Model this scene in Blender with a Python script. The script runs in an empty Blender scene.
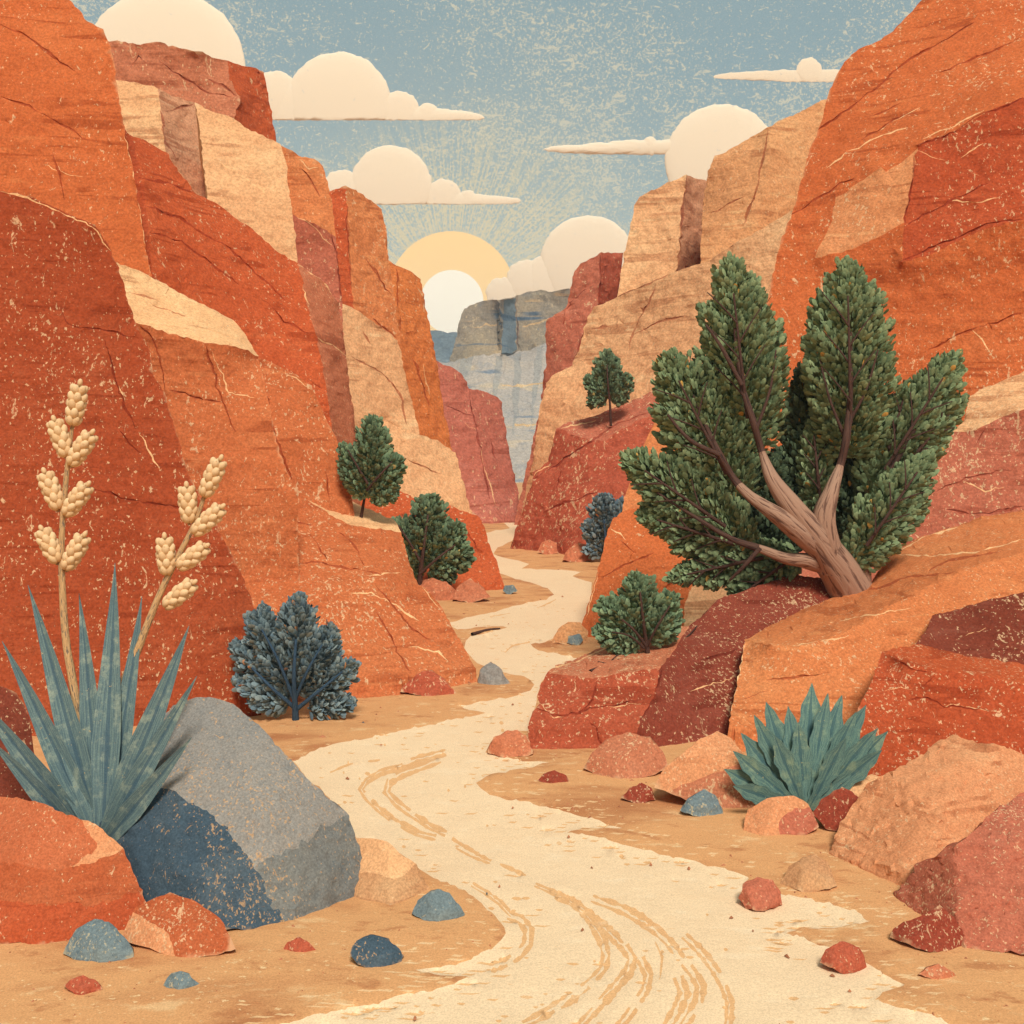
import bpy, math, random
import numpy as np
from mathutils import Vector, noise
from mathutils.geometry import delaunay_2d_cdt, tessellate_polygon

random.seed(7)
scene = bpy.context.scene
COL = scene.collection

# ------------------------------------------------------------------ camera
F_PX, HOR, CAM_H = 1000.0, 470.0, 3.0
cam_d = bpy.data.cameras.new('camera')
cam = bpy.data.objects.new('camera', cam_d)
COL.objects.link(cam)
cam.location = (0, 0, CAM_H)
cam.rotation_euler = (math.radians(90), 0, 0)
cam_d.sensor_width = 36.0
cam_d.lens = 36.0 * F_PX / 1024.0
cam_d.shift_y = -(512 - HOR) / 1024.0
cam_d.clip_start = 0.05
cam_d.clip_end = 30000
scene.camera = cam


def P(px, py, Y):
    """a place in the canyon: sight line through (px, py), Y metres down the wash"""
    return Vector(((px - 512) / F_PX * Y, Y, CAM_H - (py - HOR) / F_PX * Y))


def Yg(py):
    return CAM_H * F_PX / (py - HOR)


def pyg(Y, z=0.0):
    return HOR + (CAM_H - z) * F_PX / Y


def lin(c):
    out = []
    for v in c:
        v = v / 255.0
        out.append(v / 12.92 if v <= 0.04045 else ((v + 0.055) / 1.055) ** 2.4)
    return out


# ------------------------------------------------------------------ objects
def tag(o, label=None, cat=None, group=None, kind=None):
    if label: o['label'] = label
    if cat: o['category'] = cat
    if group: o['group'] = group
    if kind: o['kind'] = kind
    return o


def link_mesh(name, verts, faces, mats, fmat=None, origin=None, parent=None, smooth=True):
    me = bpy.data.meshes.new(name)
    if origin is None:
        origin = Vector((0, 0, 0))
    vs = [(v[0] - origin[0], v[1] - origin[1], v[2] - origin[2]) for v in verts]
    me.from_pydata(vs, [], faces)
    for m in mats:
        me.materials.append(m)
    if fmat is not None:
        me.polygons.foreach_set('material_index', fmat)
    if smooth:
        me.polygons.foreach_set('use_smooth', [True] * len(me.polygons))
    me.update()
    o = bpy.data.objects.new(name, me)
    COL.objects.link(o)
    if parent is not None:
        o.parent = parent
    else:
        o.location = origin
    return o


def empty(name, loc):
    o = bpy.data.objects.new(name, None)
    o.empty_display_size = 0.2
    COL.objects.link(o)
    o.location = loc
    return o


# ------------------------------------------------------------------ materials
class N:
    def __init__(self, nt):
        self.nt = nt

    def n(self, typ, **kw):
        nd = self.nt.nodes.new(typ)
        for k, v in kw.items():
            setattr(nd, k, v)
        return nd

    def l(self, a, b):
        self.nt.links.new(a, b)

    def noise(self, vec, scale, detail=3.0, rough=0.55, dist=0.0, dim='3D'):
        nd = self.n('ShaderNodeTexNoise', noise_dimensions=dim)
        nd.inputs['Scale'].default_value = scale
        nd.inputs['Detail'].default_value = detail
        nd.inputs['Roughness'].default_value = rough
        nd.inputs['Distortion'].default_value = dist
        if vec is not None:
            self.l(vec, nd.inputs['Vector'])
        return nd.outputs['Fac']

    def ramp(self, fac, lo, hi, a=0.0, b=1.0):
        nd = self.n('ShaderNodeMapRange', interpolation_type='SMOOTHSTEP')
        self.l(fac, nd.inputs['Value'])
        nd.inputs['From Min'].default_value = lo
        nd.inputs['From Max'].default_value = hi
        nd.inputs['To Min'].default_value = a
        nd.inputs['To Max'].default_value = b
        return nd.outputs['Result']

    def math(self, op, a, b=None):
        nd = self.n('ShaderNodeMath', operation=op)
        for i, v in enumerate((a, b)):
            if v is None: continue
            if isinstance(v, (int, float)):
                nd.inputs[i].default_value = v
            else:
                self.l(v, nd.inputs[i])
        return nd.outputs[0]

    def mix(self, fac, a, b, blend='MIX'):
        nd = self.n('ShaderNodeMix', data_type='RGBA', blend_type=blend)
        for i, v in ((0, fac), (6, a), (7, b)):
            if isinstance(v, (int, float)):
                nd.inputs[i].default_value = v
            elif isinstance(v, (list, tuple)):
                nd.inputs[i].default_value = (v[0], v[1], v[2], 1)
            else:
                self.l(v, nd.inputs[i])
        return nd.outputs[2]

    def mapping(self, vec, scale=(1, 1, 1), rot=(0, 0, 0), loc=(0, 0, 0)):
        nd = self.n('ShaderNodeMapping')
        self.l(vec, nd.inputs['Vector'])
        nd.inputs['Scale'].default_value = scale
        nd.inputs['Rotation'].default_value = rot
        nd.inputs['Location'].default_value = loc
        return nd.outputs['Vector']


def new_mat(name, rough=0.95, spec=0.1):
    m = bpy.data.materials.new(name)
    m.use_nodes = True
    nt = m.node_tree
    b = nt.nodes['Principled BSDF']
    b.inputs['Roughness'].default_value = rough
    b.inputs['Specular IOR Level'].default_value = spec
    return m, N(nt), b


ALB = 0.82     # one factor for every rock and sand colour
CREAM = lin((238, 196, 146))
_cache = {}


def sc3(c, k, gr=0.055):
    lum = 0.3 * c[0] + 0.6 * c[1] + 0.1 * c[2]
    return [min(0.9, (v * (1 - gr) + lum * gr) * k) for v in c]


def rock(name, rgb, Y, tilt=0.0, fleck=1.0, dark=None, light=None, strata=1.0, fl_rgb=None):
    """sandstone: mottled body, broken bedding streaks, pale mineral flecks, worn edges"""
    Yb = round(Y / (1.0 if Y < 14 else 3.0 if Y < 40 else 10.0))
    key = (name, Yb, round(tilt, 1), fleck, strata)
    if key in _cache:
        return _cache[key]
    m, n, b = new_mat(name.replace(' ', '_'))
    base = sc3(lin(rgb), ALB)
    dk = sc3(lin(dark), ALB) if dark else [base[0] * 0.66, base[1] * 0.54, base[2] * 0.50]
    lt = sc3(lin(light), ALB) if light else [min(.85, base[0] * 1.12), min(.7, base[1] * 1.38), min(.6, base[2] * 1.5)]
    fl = sc3(lin(fl_rgb), ALB) if fl_rgb else sc3(CREAM, ALB)
    s = 1000.0 / Y            # pixels per metre out there: detail follows the size of the blocks
    tc = n.n('ShaderNodeTexCoord').outputs['Object']
    # body mottling
    f1 = n.noise(tc, s / 120.0, 4, 0.6)
    f2 = n.noise(tc, s / 26.0, 4, 0.65)
    c = n.mix(n.ramp(f1, 0.46, 0.78, 0, 0.7), base, lt)
    c = n.mix(n.ramp(f1, 0.50, 0.25, 0, 0.30), c, dk)
    c = n.mix(n.ramp(f2, 0.56, 0.74, 0, 0.38), c, lt)
    c = n.mix(n.ramp(f2, 0.46, 0.28, 0, 0.36), c, dk)
    # bedding streaks, broken along their length
    mp = n.mapping(tc, (0.07, 0.07, 1.0), (0, tilt, 0))
    st = n.noise(mp, s / 12.0, 3, 0.6, 0.5)
    brk = n.noise(tc, s / 60.0, 2)
    sm = n.math('MULTIPLY', n.ramp(st, 0.55, 0.61), n.ramp(brk, 0.44, 0.56))
    c = n.mix(n.math('MULTIPLY', sm, min(1.0, 0.80 * strata)), c, dk)
    mp2 = n.mapping(tc, (0.09, 0.09, 1.0), (0, tilt, 0), (3.7, 1.1, 5.3))
    st2 = n.noise(mp2, s / 8.0, 3, 0.6, 0.6)
    brk2 = n.noise(n.mapping(tc, loc=(9.1, 2.2, 4.4)), s / 44.0, 2)
    sm2 = n.math('MULTIPLY', n.ramp(st2, 0.59, 0.66), n.ramp(brk2, 0.48, 0.58))
    c = n.mix(n.math('MULTIPLY', sm2, 0.65 * strata), c, lt)
    # pale flecks and chips
    reg = n.ramp(n.noise(n.mapping(tc, loc=(1.3, 8.8, 2.9)), s / 75.0, 3), 0.34, 0.66, 0.35, 0.92)
    sp = n.noise(n.mapping(tc, (1, 1, 0.7), (0.5, 0.6, 0.2)), s / 3.4, 2.5, 0.65)
    thr = n.math('ADD', 0.712, n.math('MULTIPLY', reg, -0.105 * fleck))
    spm = n.ramp(n.math('SUBTRACT', sp, thr), 0.0, 0.035)
    sp3 = n.noise(n.mapping(tc, (1.0, 1.0, 0.45), (0.3, 0.9, 0.4)), s / 9.0, 5, 0.7, 1.0)
    spm3 = n.ramp(n.math('ADD', sp3, n.math('MULTIPLY', reg, 0.07 * fleck)), 0.68, 0.72)
    spk = n.math('MULTIPLY', n.math('MAXIMUM', spm, spm3), 0.68)
    c = n.mix(spk, c, fl)
    dsp = n.noise(n.mapping(tc, loc=(4.2, 5.5, 6.1)), s / 5.0, 2, 0.6)
    c = n.mix(n.ramp(dsp, 0.68, 0.74, 0, 0.5), c, dk)
    # grain
    g = n.noise(tc, s / 2.4, 2, 0.7)
    gm = n.n('ShaderNodeHueSaturation')
    n.l(c, gm.inputs['Color'])
    n.l(n.ramp(g, 0.28, 0.72, 0.80, 1.20), gm.inputs['Value'])
    c = gm.outputs['Color']
    # worn edges
    pt = n.n('ShaderNodeNewGeometry').outputs['Pointiness']
    c = n.mix(n.ramp(pt, 0.545, 0.60, 0, 0.55), c, fl)
    n.l(c, b.inputs['Base Color'])
    bump = n.n('ShaderNodeBump')
    bump.inputs['Strength'].default_value = 0.5
    bump.inputs['Distance'].default_value = 4.0 / s
    hgt = n.math('ADD', n.math('MULTIPLY', f2, 1.0), n.math('ADD', n.math('MULTIPLY', g, 0.25), n.math('MULTIPLY', st, 0.6)))
    n.l(hgt, bump.inputs['Height'])
    n.l(bump.outputs['Normal'], b.inputs['Normal'])
    _cache[key] = m
    return m


PAL = {
    'dark rust':   dict(rgb=(172, 74, 36)),
    'orange':      dict(rgb=(210, 106, 50)),
    'soft orange': dict(rgb=(208, 110, 58)),
    'clay orange': dict(rgb=(192, 94, 50)),
    'clay top':    dict(rgb=(202, 106, 62)),
    'red':         dict(rgb=(203, 90, 42)),
    'deep red':    dict(rgb=(192, 82, 40)),
    'salmon':      dict(rgb=(208, 120, 80)),
    'rosy':        dict(rgb=(202, 120, 82)),
    'tan':         dict(rgb=(240, 178, 122)),
    'cream':       dict(rgb=(250, 190, 130)),
    'brown tan':   dict(rgb=(222, 154, 98)),
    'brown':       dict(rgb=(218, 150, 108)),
    'pale orange': dict(rgb=(220, 130, 72)),
    'bright orange': dict(rgb=(222, 124, 58)),
    'mauve':       dict(rgb=(198, 110, 86)),
    'rose':        dict(rgb=(197, 108, 78)),
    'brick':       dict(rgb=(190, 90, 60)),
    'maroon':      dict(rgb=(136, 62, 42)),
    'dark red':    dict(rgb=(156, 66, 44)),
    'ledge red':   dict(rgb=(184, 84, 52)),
    'ledge maroon': dict(rgb=(146, 66, 46)),
    'low brown':   dict(rgb=(212, 152, 102)),
    'light orange': dict(rgb=(226, 146, 90)),
    'peach':       dict(rgb=(228, 150, 98)),
    'ledge orange': dict(rgb=(220, 126, 68)),
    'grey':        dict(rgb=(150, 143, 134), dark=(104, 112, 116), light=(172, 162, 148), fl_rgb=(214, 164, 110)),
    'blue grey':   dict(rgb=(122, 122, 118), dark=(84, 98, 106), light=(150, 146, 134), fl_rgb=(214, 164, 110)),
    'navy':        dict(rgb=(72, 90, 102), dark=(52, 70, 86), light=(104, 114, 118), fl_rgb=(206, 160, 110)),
    'blue stone':  dict(rgb=(118, 132, 134), dark=(78, 98, 110), light=(152, 160, 152), fl_rgb=(200, 180, 140)),
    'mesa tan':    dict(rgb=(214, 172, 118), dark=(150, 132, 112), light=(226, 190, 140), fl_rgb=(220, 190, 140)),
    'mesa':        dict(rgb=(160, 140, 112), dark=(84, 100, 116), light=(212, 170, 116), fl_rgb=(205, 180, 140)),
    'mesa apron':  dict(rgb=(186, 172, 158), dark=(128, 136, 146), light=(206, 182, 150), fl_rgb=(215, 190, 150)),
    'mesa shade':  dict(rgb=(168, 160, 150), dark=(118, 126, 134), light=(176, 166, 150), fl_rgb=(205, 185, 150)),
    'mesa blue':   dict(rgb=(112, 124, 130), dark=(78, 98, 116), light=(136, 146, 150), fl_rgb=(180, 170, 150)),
}


def rk(pal, Y, tilt=0.0, fleck=1.0, strata=1.0):
    return rock(pal + ' sandstone', Y=Y, tilt=tilt, fleck=fleck, strata=strata, **PAL[pal])


# ------------------------------------------------------------------ rock builder
def densify(poly, step):
    out = []
    k = len(poly)
    for i in range(k):
        a, b2 = poly[i], poly[(i + 1) % k]
        d = math.hypot(b2[0] - a[0], b2[1] - a[1])
        m = max(1, int(d / step))
        for j in range(m):
            t = j / m
            out.append((a[0] + (b2[0] - a[0]) * t, a[1] + (b2[1] - a[1]) * t))
    return out


def in_poly(pts, poly):
    x, y = pts[:, 0], pts[:, 1]
    r = np.zeros(len(pts), bool)
    k = len(poly)
    for i in range(k):
        x1, y1 = poly[i][0], poly[i][1]
        x2, y2 = poly[(i + 1) % k][0], poly[(i + 1) % k][1]
        if y1 == y2: continue
        c = ((y1 > y) != (y2 > y))
        r ^= c & (x < (x2 - x1) * (y - y1) / (y2 - y1) + x1)
    return r


def seam_poly(line, w):
    """a thin tapered polygon round a joint line"""
    L, R = [], []
    k = len(line)
    for i, p in enumerate(line):
        a = line[max(0, i - 1)]; c = line[min(k - 1, i + 1)]
        dx, dy = c[0] - a[0], c[1] - a[1]
        d = math.hypot(dx, dy) or 1
        ww = w * (0.15 if i in (0, k - 1) else max(0.12, 0.7 + 1.0 * noise.noise(Vector((p[0] * .09, p[1] * .09, 1)))))
        L.append((p[0] - dy / d * ww, p[1] + dx / d * ww))
        R.append((p[0] + dy / d * ww, p[1] - dx / d * ww))
    return L + R[::-1]


def wiggle(line, step=9, amp=2.2):
    out = []
    for i in range(len(line) - 1):
        a, b2 = line[i], line[i + 1]
        d = math.hypot(b2[0] - a[0], b2[1] - a[1])
        m = max(1, int(d / step))
        for j in range(m):
            t = j / m
            x = a[0] + (b2[0] - a[0]) * t; y = a[1] + (b2[1] - a[1]) * t
            nz = noise.noise_vector(Vector((x * .07, y * .07, 3.3)))
            out.append((x + nz[0] * amp, y + nz[1] * amp))
    out.append(line[-1])
    return out


def rough_edge(poly, amp=1.6):
    out = []
    for x, y in densify(poly, 4.0):
        nz = noise.noise_vector(Vector((x * 0.19, y * 0.19, 4.7)))
        out.append((x + nz[0] * amp, y + nz[1] * amp))
    return out


def cdt_sheet(polys, step, extra_lines=(), rnd=0.35):
    """polys: list of 2-D outlines in priority order -> verts2d, faces, face polygon index"""
    vs, es = [], []
    for poly in polys:
        d = densify(poly, step)
        o = len(vs)
        vs += d
        es += [(o + i, o + (i + 1) % len(d)) for i in range(len(d))]
    for ln in extra_lines:
        o = len(vs)
        vs += list(ln)
        es += [(o + i, o + i + 1) for i in range(len(ln) - 1)]
    allp = np.array([p[:2] for poly in polys for p in poly], float)
    x0, y0 = allp.min(0); x1, y1 = allp.max(0)
    gx, gy = np.meshgrid(np.arange(x0, x1, step), np.arange(y0, y1, step * 0.87))
    gx[1::2] += step * 0.5
    rs = np.random.RandomState(int(abs(x0 + y0)) % 9999)
    g = np.stack([gx.ravel(), gy.ravel()], 1) + rs.uniform(-rnd, rnd, (gx.size, 2)) * step
    ins = np.zeros(len(g), bool)
    for poly in polys:
        ins |= in_poly(g, poly)
    g = g[ins]
    # keep the grid off the outlines
    V0 = np.array(vs, float)
    keep = np.ones(len(g), bool)
    for i in range(0, len(g), 2000):
        d2 = ((g[i:i + 2000, None, :] - V0[None]) ** 2).sum(2).min(1)
        keep[i:i + 2000] = d2 > (step * 0.42) ** 2
    g = g[keep]
    vs += [tuple(p) for p in g]
    r = delaunay_2d_cdt([Vector(v) for v in vs], es, [], 0, 1e-3)
    v2 = np.array([(v[0], v[1]) for v in r[0]], float)
    faces = np.array([f for f in r[2] if len(f) == 3], int)
    cen = v2[faces].mean(1)
    idx = np.full(len(faces), -1)
    for i, poly in enumerate(polys):
        m = (idx < 0) & in_poly(cen, poly)
        idx[m] = i
    ok = idx >= 0
    faces, idx = faces[ok], idx[ok]
    used = np.unique(faces)
    rem = np.full(len(v2), -1); rem[used] = np.arange(len(used))
    return v2[used], rem[faces], idx


def interp_depth(v2, polys3):
    """depth inside each facet from its corners by mean value coordinates (1/Y is linear over a flat facet)"""
    N_ = len(v2)
    inv = np.full(N_, np.nan)
    bestd = np.full(N_, 1e9)
    edgev = np.zeros(N_)
    for poly in polys3:                                   # points on or near an edge
        A = np.array([[p[0], p[1], 1.0 / p[2]] for p in poly]); B = np.roll(A, -1, 0)
        for a, b2 in zip(A, B):
            d = b2[:2] - a[:2]; L2 = (d ** 2).sum()
            if L2 < 1e-9: continue
            t = np.clip(((v2 - a[:2]) @ d) / L2, 0, 1)
            dist = np.hypot(*(v2 - a[:2] - t[:, None] * d).T)
            m = dist < bestd
            bestd[m] = dist[m]; edgev[m] = (a[2] + t * (b2[2] - a[2]))[m]
    on = bestd < 0.05
    inv[on] = edgev[on]
    for poly in polys3:
        A = np.array([[p[0], p[1], 1.0 / p[2]] for p in poly])
        m = np.nonzero(np.isnan(inv) & in_poly(v2, poly))[0]
        if not len(m): continue
        dx = A[None, :, 0] - v2[m, 0][:, None]; dy = A[None, :, 1] - v2[m, 1][:, None]
        r = np.hypot(dx, dy) + 1e-9
        dx2, dy2, r2 = np.roll(dx, -1, 1), np.roll(dy, -1, 1), np.roll(r, -1, 1)
        cr = dx * dy2 - dy * dx2; dt = dx * dx2 + dy * dy2
        th = cr / (r * r2 + dt + 1e-9)                    # tan of half the angle each edge spans
        w = (np.roll(th, 1, 1) + th) / r
        sw = w.sum(1)
        val = (w * A[None, :, 2]).sum(1) / np.where(np.abs(sw) < 1e-12, 1e-12, sw)
        inv[m] = np.clip(val, A[:, 2].min(), A[:, 2].max())
    miss = np.isnan(inv)
    inv[miss] = edgev[miss]
    return 1.0 / inv


def finish_rock(name, v2, Yv, faces, idx, mats, label, cat, back, D, group=None, amp=1.0, grooves=None,
                shrink=0.75, ledge=1.0, relief=1.0, sink=False, fixbase=False, parent=None, kind=None):
    pts = []
    Ym = float(np.median(Yv))
    u = Ym / 1000.0
    for (x, y), Y in zip(v2, Yv):
        p = P(x, y, Y)
        q = p / u
        d = noise.noise_vector(q / 55.0) * 1.2 * amp + noise.noise_vector(q / 17.0 + Vector((5, 5, 5))) * 0.8 * amp \
            + noise.noise_vector(q / 6.0) * 2.0 * amp
        # bedding ledges push in and out
        w = q.z / 34.0 + 0.8 * noise.noise(Vector((q.x / 160.0, q.y / 160.0, q.z / 90.0)))
        fr = w - math.floor(w)
        led = (abs(fr - 0.5) - 0.25) * 2.0 * ledge * amp
        d = d + Vector((0, led, 0))
        # chiselled relief
        cell = noise.voronoi(q / 46.0)[0]
        d = d + Vector((0, (cell[1] - cell[0]) * -1.3 * amp * relief, 0))
        if fixbase and p.z < 0.12:
            d = d * 0.25
        if sink and p.z < 0.15:
            p = p + Vector((0, 0, -0.07 - 0.002 * Ym))
        pts.append(p + d * u)
    if grooves is not None:
        for i in grooves:
            pts[i] = pts[i] + Vector((0, 1.1 * u, 0))
    fl = [tuple(f) for f in faces]
    # make every facet face the camera
    for i, f in enumerate(fl):
        a, b2, c = v2[f[0]], v2[f[1]], v2[f[2]]
        if (b2[0] - a[0]) * (c[1] - a[1]) - (b2[1] - a[1]) * (c[0] - a[0]) > 0:
            fl[i] = (f[0], f[2], f[1])
    fm = list(idx)
    # close the block behind
    ec = {}
    for fi, f in enumerate(fl):
        for a, b2 in ((f[0], f[1]), (f[1], f[2]), (f[2], f[0])):
            ec.setdefault((min(a, b2), max(a, b2)), []).append((a, b2, fi))
    bnd = [v[0] for v in ec.values() if len(v) == 1]
    bv = {}
    cen = Vector((0, 0, 0))
    for a, b2, fi in bnd:
        bv[a] = None; bv[b2] = None
    for a in bv: cen += pts[a]
    cen /= max(1, len(bv))
    bk = Vector(back).normalized()
    r1, r2 = {}, {}
    for a in bv:
        p = pts[a]
        j = noise.noise_vector(p / u / 20.0) * 3.0 * amp * u
        r1[a] = len(pts); pts.append(p + bk * D * 0.45 + j)
        p2 = cen + bk * D + (p - cen) * shrink
        r2[a] = len(pts); pts.append(p2 + j)
    ci = len(pts); pts.append(cen + bk * D * 1.02)
    for a, b2, fi in bnd:
        fl.append((b2, a, r1[a], r1[b2])); fm.append(idx[fi])
        fl.append((r1[b2], r1[a], r2[a], r2[b2])); fm.append(idx[fi])
        fl.append((r2[b2], r2[a], ci)); fm.append(idx[fi])
    A = np.array([tuple(p) for p in pts])
    org = Vector((A[:, 0].mean(), A[:, 1].mean(), max(0.0, A[:, 2].min())))
    o = link_mesh(name, pts, fl, mats, fm, org, parent)
    o.data.set_sharp_from_angle(angle=math.radians(38))
    if parent is None:
        tag(o, label, cat, group, kind)
    return o


def cliff(name, label, facets, back, D, cat='cliff', step=5.0, seams=(), highlights=(), tilt=0.0, fleck=1.0, amp=1.0,
          group=None, ledge=1.0, strata=1.0, kind=None, shrink=0.75, paint=()):
    """facets: [(palette, [(px, py, Y) | (px, py) again | (px, None, Y) = foot on the ground])]"""
    known = {}
    polys3, pals = [], []
    for pal, pl in facets:
        q = []
        for v in pl:
            if len(v) == 3 and v[1] is None:
                v = (v[0], pyg(v[2], -0.25), v[2])
            if len(v) == 3:
                known[(v[0], v[1])] = v[2]
                q.append(v)
            else:
                q.append((v[0], v[1], known[v]))
        polys3.append(q); pals.append(pal)
    Ym = float(np.median([p[2] for q in polys3 for p in q]))
    mats, names = [], []
    for pal in pals:
        mats.append(rk(pal, Ym, tilt, fleck, strata))
    sl = [wiggle(s) for s in seams]; vl = [wiggle(s) for s in highlights]
    sp = [seam_poly(s, 1.25) for s in sl]; vp = [seam_poly(s, 0.75) for s in vl]
    pp = [rough_edge(p[1]) for p in paint]
    sheet_polys = sp + vp + pp + [[p[:2] for p in q] for q in polys3]
    v2, faces, idx = cdt_sheet(sheet_polys, step * 0.74, sl)
    # joints and veins may not leave the block
    cenf = v2[faces].mean(1)
    inside = np.zeros(len(faces), bool)
    own = np.full(len(faces), -1)
    for i, q in enumerate(polys3):
        m = in_poly(cenf, q)
        own[(own < 0) & m] = i
        inside |= m
    faces, idx, own = faces[inside], idx[inside], own[inside]
    ns, nv, npt = len(sp), len(vp), len(pp)
    fm = []
    seam_m = {}
    for i, k in enumerate(idx):
        if k < ns:
            pal = pals[own[i]]
            key = ('s', pal)
            if key not in seam_m:
                b = PAL[pal]['rgb']
                seam_m[key] = len(mats)
                mats.append(rock(pal + ' joint', (b[0] * .85, b[1] * .73, b[2] * .70), Ym, tilt, 0.3, strata=0.3))  # joint colour darkened, painting in the shade inside cracks
            fm.append(seam_m[key])
        elif k < ns + nv:
            key = ('v',)
            if key not in seam_m:
                seam_m[key] = len(mats)
                mats.append(rk('cream', Ym, tilt, 0.5, 0.3))  # thin cream lines painted as highlights on edges and faces
            fm.append(seam_m[key])
        elif k < ns + nv + npt:
            pal = paint[k - ns - nv][0]
            key = ('p', pal)
            if key not in seam_m:
                seam_m[key] = len(mats)
                mats.append(rk(pal, Ym, tilt, fleck, strata))
            fm.append(seam_m[key])
        else:
            fm.append(own[i])
    used = np.unique(faces)
    rem = np.full(len(v2), -1); rem[used] = np.arange(len(used))
    v2, faces = v2[used], rem[faces]
    Yv = interp_depth(v2, polys3)
    gro = []
    if sl:
        S = np.array([p for s in sl for p in s[1:-1]]) if any(len(s) > 2 for s in sl) else np.zeros((0, 2))
        if len(S):
            d = ((v2[:, None, :] - S[None]) ** 2).sum(2).min(1)
            gro = list(np.nonzero(d < 0.4)[0])
    return finish_rock(name, v2, Yv, faces, fm, mats, label, cat, back, D, group, amp, gro, shrink=shrink, ledge=ledge, kind=kind, sink=True)


def stone(name, label, outline, pals, regions=(), t=None, cat='rock', group=None, step=None, base=None, amp=0.7,
          fleck=1.3, seed=0, planes=7, strata=0.5, jit=0.4, tilt=0.0, highlights=()):
    """a loose rock: chiselled convex front over a traced outline, real thickness behind"""
    o = np.array(outline, float)
    x0, y0 = o.min(0); x1, y1 = o.max(0)
    yb = base if base is not None else y1
    Yb = Yg(yb)
    W = (x1 - x0) / 1000 * Yb
    H = (y1 - y0) / 1000 * Yb
    if t is None: t = 0.55 * min(W, 1.6 * H)
    cx, hw = (x0 + x1) / 2, (x1 - x0) / 2

    def g(x, y):
        v = (y1 - y) / (y1 - y0); e = (x - cx) / hw
        return Yb + t * (0.25 * v + 0.55 * v * v + 0.40 * e * e)
    rs = random.Random(seed + int(x0) * 7 + int(y0))
    pl = []
    for k in range(planes):
        x = cx + rs.uniform(-0.85, 0.85) * hw; y = y1 - rs.uniform(0.02, 0.95) * (y1 - y0)
        e = 0.01
        gx = (g(x + e, y) - g(x - e, y)) / (2 * e); gy = (g(x, y + e) - g(x, y - e)) / (2 * e)
        pl.append((x, y, g(x, y) - 0.02 * t, gx * rs.uniform(1 - jit, 1 + jit), gy * rs.uniform(1 - jit, 1 + jit)))
    if step is None: step = max(1.5, min(5.0, math.sqrt((x1 - x0) * (y1 - y0)) / 16))
    polys = [rough_edge(r[1], 4.5 if cat == 'boulder' else 2.0) for r in regions] + [[tuple(p) for p in outline]]
    v2, faces, idx = cdt_sheet(polys, step)
    keep = in_poly(v2[faces].mean(1), outline)
    faces, idx = faces[keep], idx[keep]
    used = np.unique(faces)
    rem = np.full(len(v2), -1); rem[used] = np.arange(len(used))
    v2, faces = v2[used], rem[faces]
    Yv = np.array([max(a[2] + a[3] * (x - a[0]) + a[4] * (y - a[1]) for a in pl) for x, y in v2])
    mats = [rk(r[0], Yb, tilt, fleck, strata) for r in regions] + [rk(pals, Yb, tilt, fleck, strata)]
    # sink the foot a little
    v2 = v2.copy()
    low = v2[:, 1] > y1 - 0.22 * (y1 - y0)
    v2[low, 1] += 0.03 * 1000 / Yb * ((v2[low, 1] - (y1 - 0.22 * (y1 - y0))) / (0.22 * (y1 - y0)))
    return finish_rock(name, v2, Yv, faces, idx, mats, label, cat, ((cx - 512) / 1000, 1, -(y0 - HOR) / 1000 - 0.03), t * 0.9, group, amp, shrink=0.55, ledge=0.35, relief=5.0)



# ================================================================== LEFT WALL
LB = (-0.80, 1.0, 0.0)      # the blocks of the left wall run back and away from the wash
RB = (0.80, 1.0, 0.0)

cliff('rock_cliff', 'dark rust red slab nearest the camera on the left, behind the flower stalks',
      [('dark rust', [(-330, 185, 12.4), (0, 190, 12.7), (22, 194, 12.75), (60, 209, 12.8), (95, 225, 12.9), (108, 245, 13.0),
                      (120, 275, 13.0), (128, 300, 13.0), (136, 323, 13.0), (150, 352, 12.95), (153, 375, 12.9), (164, 392, 12.9),
                      (172, 420, 12.85), (182, 450, 12.8), (190, 478, 12.75), (206, 510, 12.7), (220, 535, 12.6), (240, 572, 12.5),
                      (255, 610, 12.45), (262, 645, 12.4), (262, None, 12.3), (140, None, 11.6), (-330, None, 10.4)])],
      (-0.8, 1, -0.02), 7, step=5, tilt=0.35, fleck=1.15, strata=0.8,
      seams=[[(62, 310), (68, 325), (100, 330), (140, 338)], [(105, 340), (114, 380), (135, 430)], [(88, 488), (130, 500), (205, 512)], [(118, 430), (140, 455)]],
      highlights=[[(2, 191), (25, 197), (60, 212), (84, 222), (97, 232), (110, 252)], [(118, 385), (125, 402)], [(138, 432), (160, 470)]])

cliff('rock_cliff', 'tall orange cliff with a steep right edge in the top left corner',
      [('orange', [(-330, -90, 18.5), (40, -40, 19.4), (68, 0, 19.3), (80, 10, 19.2), (88, 22, 19.1), (103, 30, 19.0), (109, 42, 18.9),
                   (114, 62, 18.8), (118, 90, 18.7), (125, 128, 18.5), (131, 160, 18.4), (138, 200, 18.2), (144, 235, 18.0),
                   (150, 276, 17.8), (156, 330, 17.6), (160, None, 17), (-330, None, 15)])],
      (-0.75, 1, -0.05), 9, step=6, tilt=0.45, fleck=0.8,
      seams=[[(0, 24), (22, 33), (40, 45), (60, 62), (76, 72)], [(0, 95), (30, 108), (50, 118), (70, 128), (88, 140)], [(52, 155), (60, 175), (65, 200)]],
      highlights=[[(126, 133), (132, 165), (139, 205), (145, 240), (149, 274)], [(45, 164), (62, 172), (82, 178)]])

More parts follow.
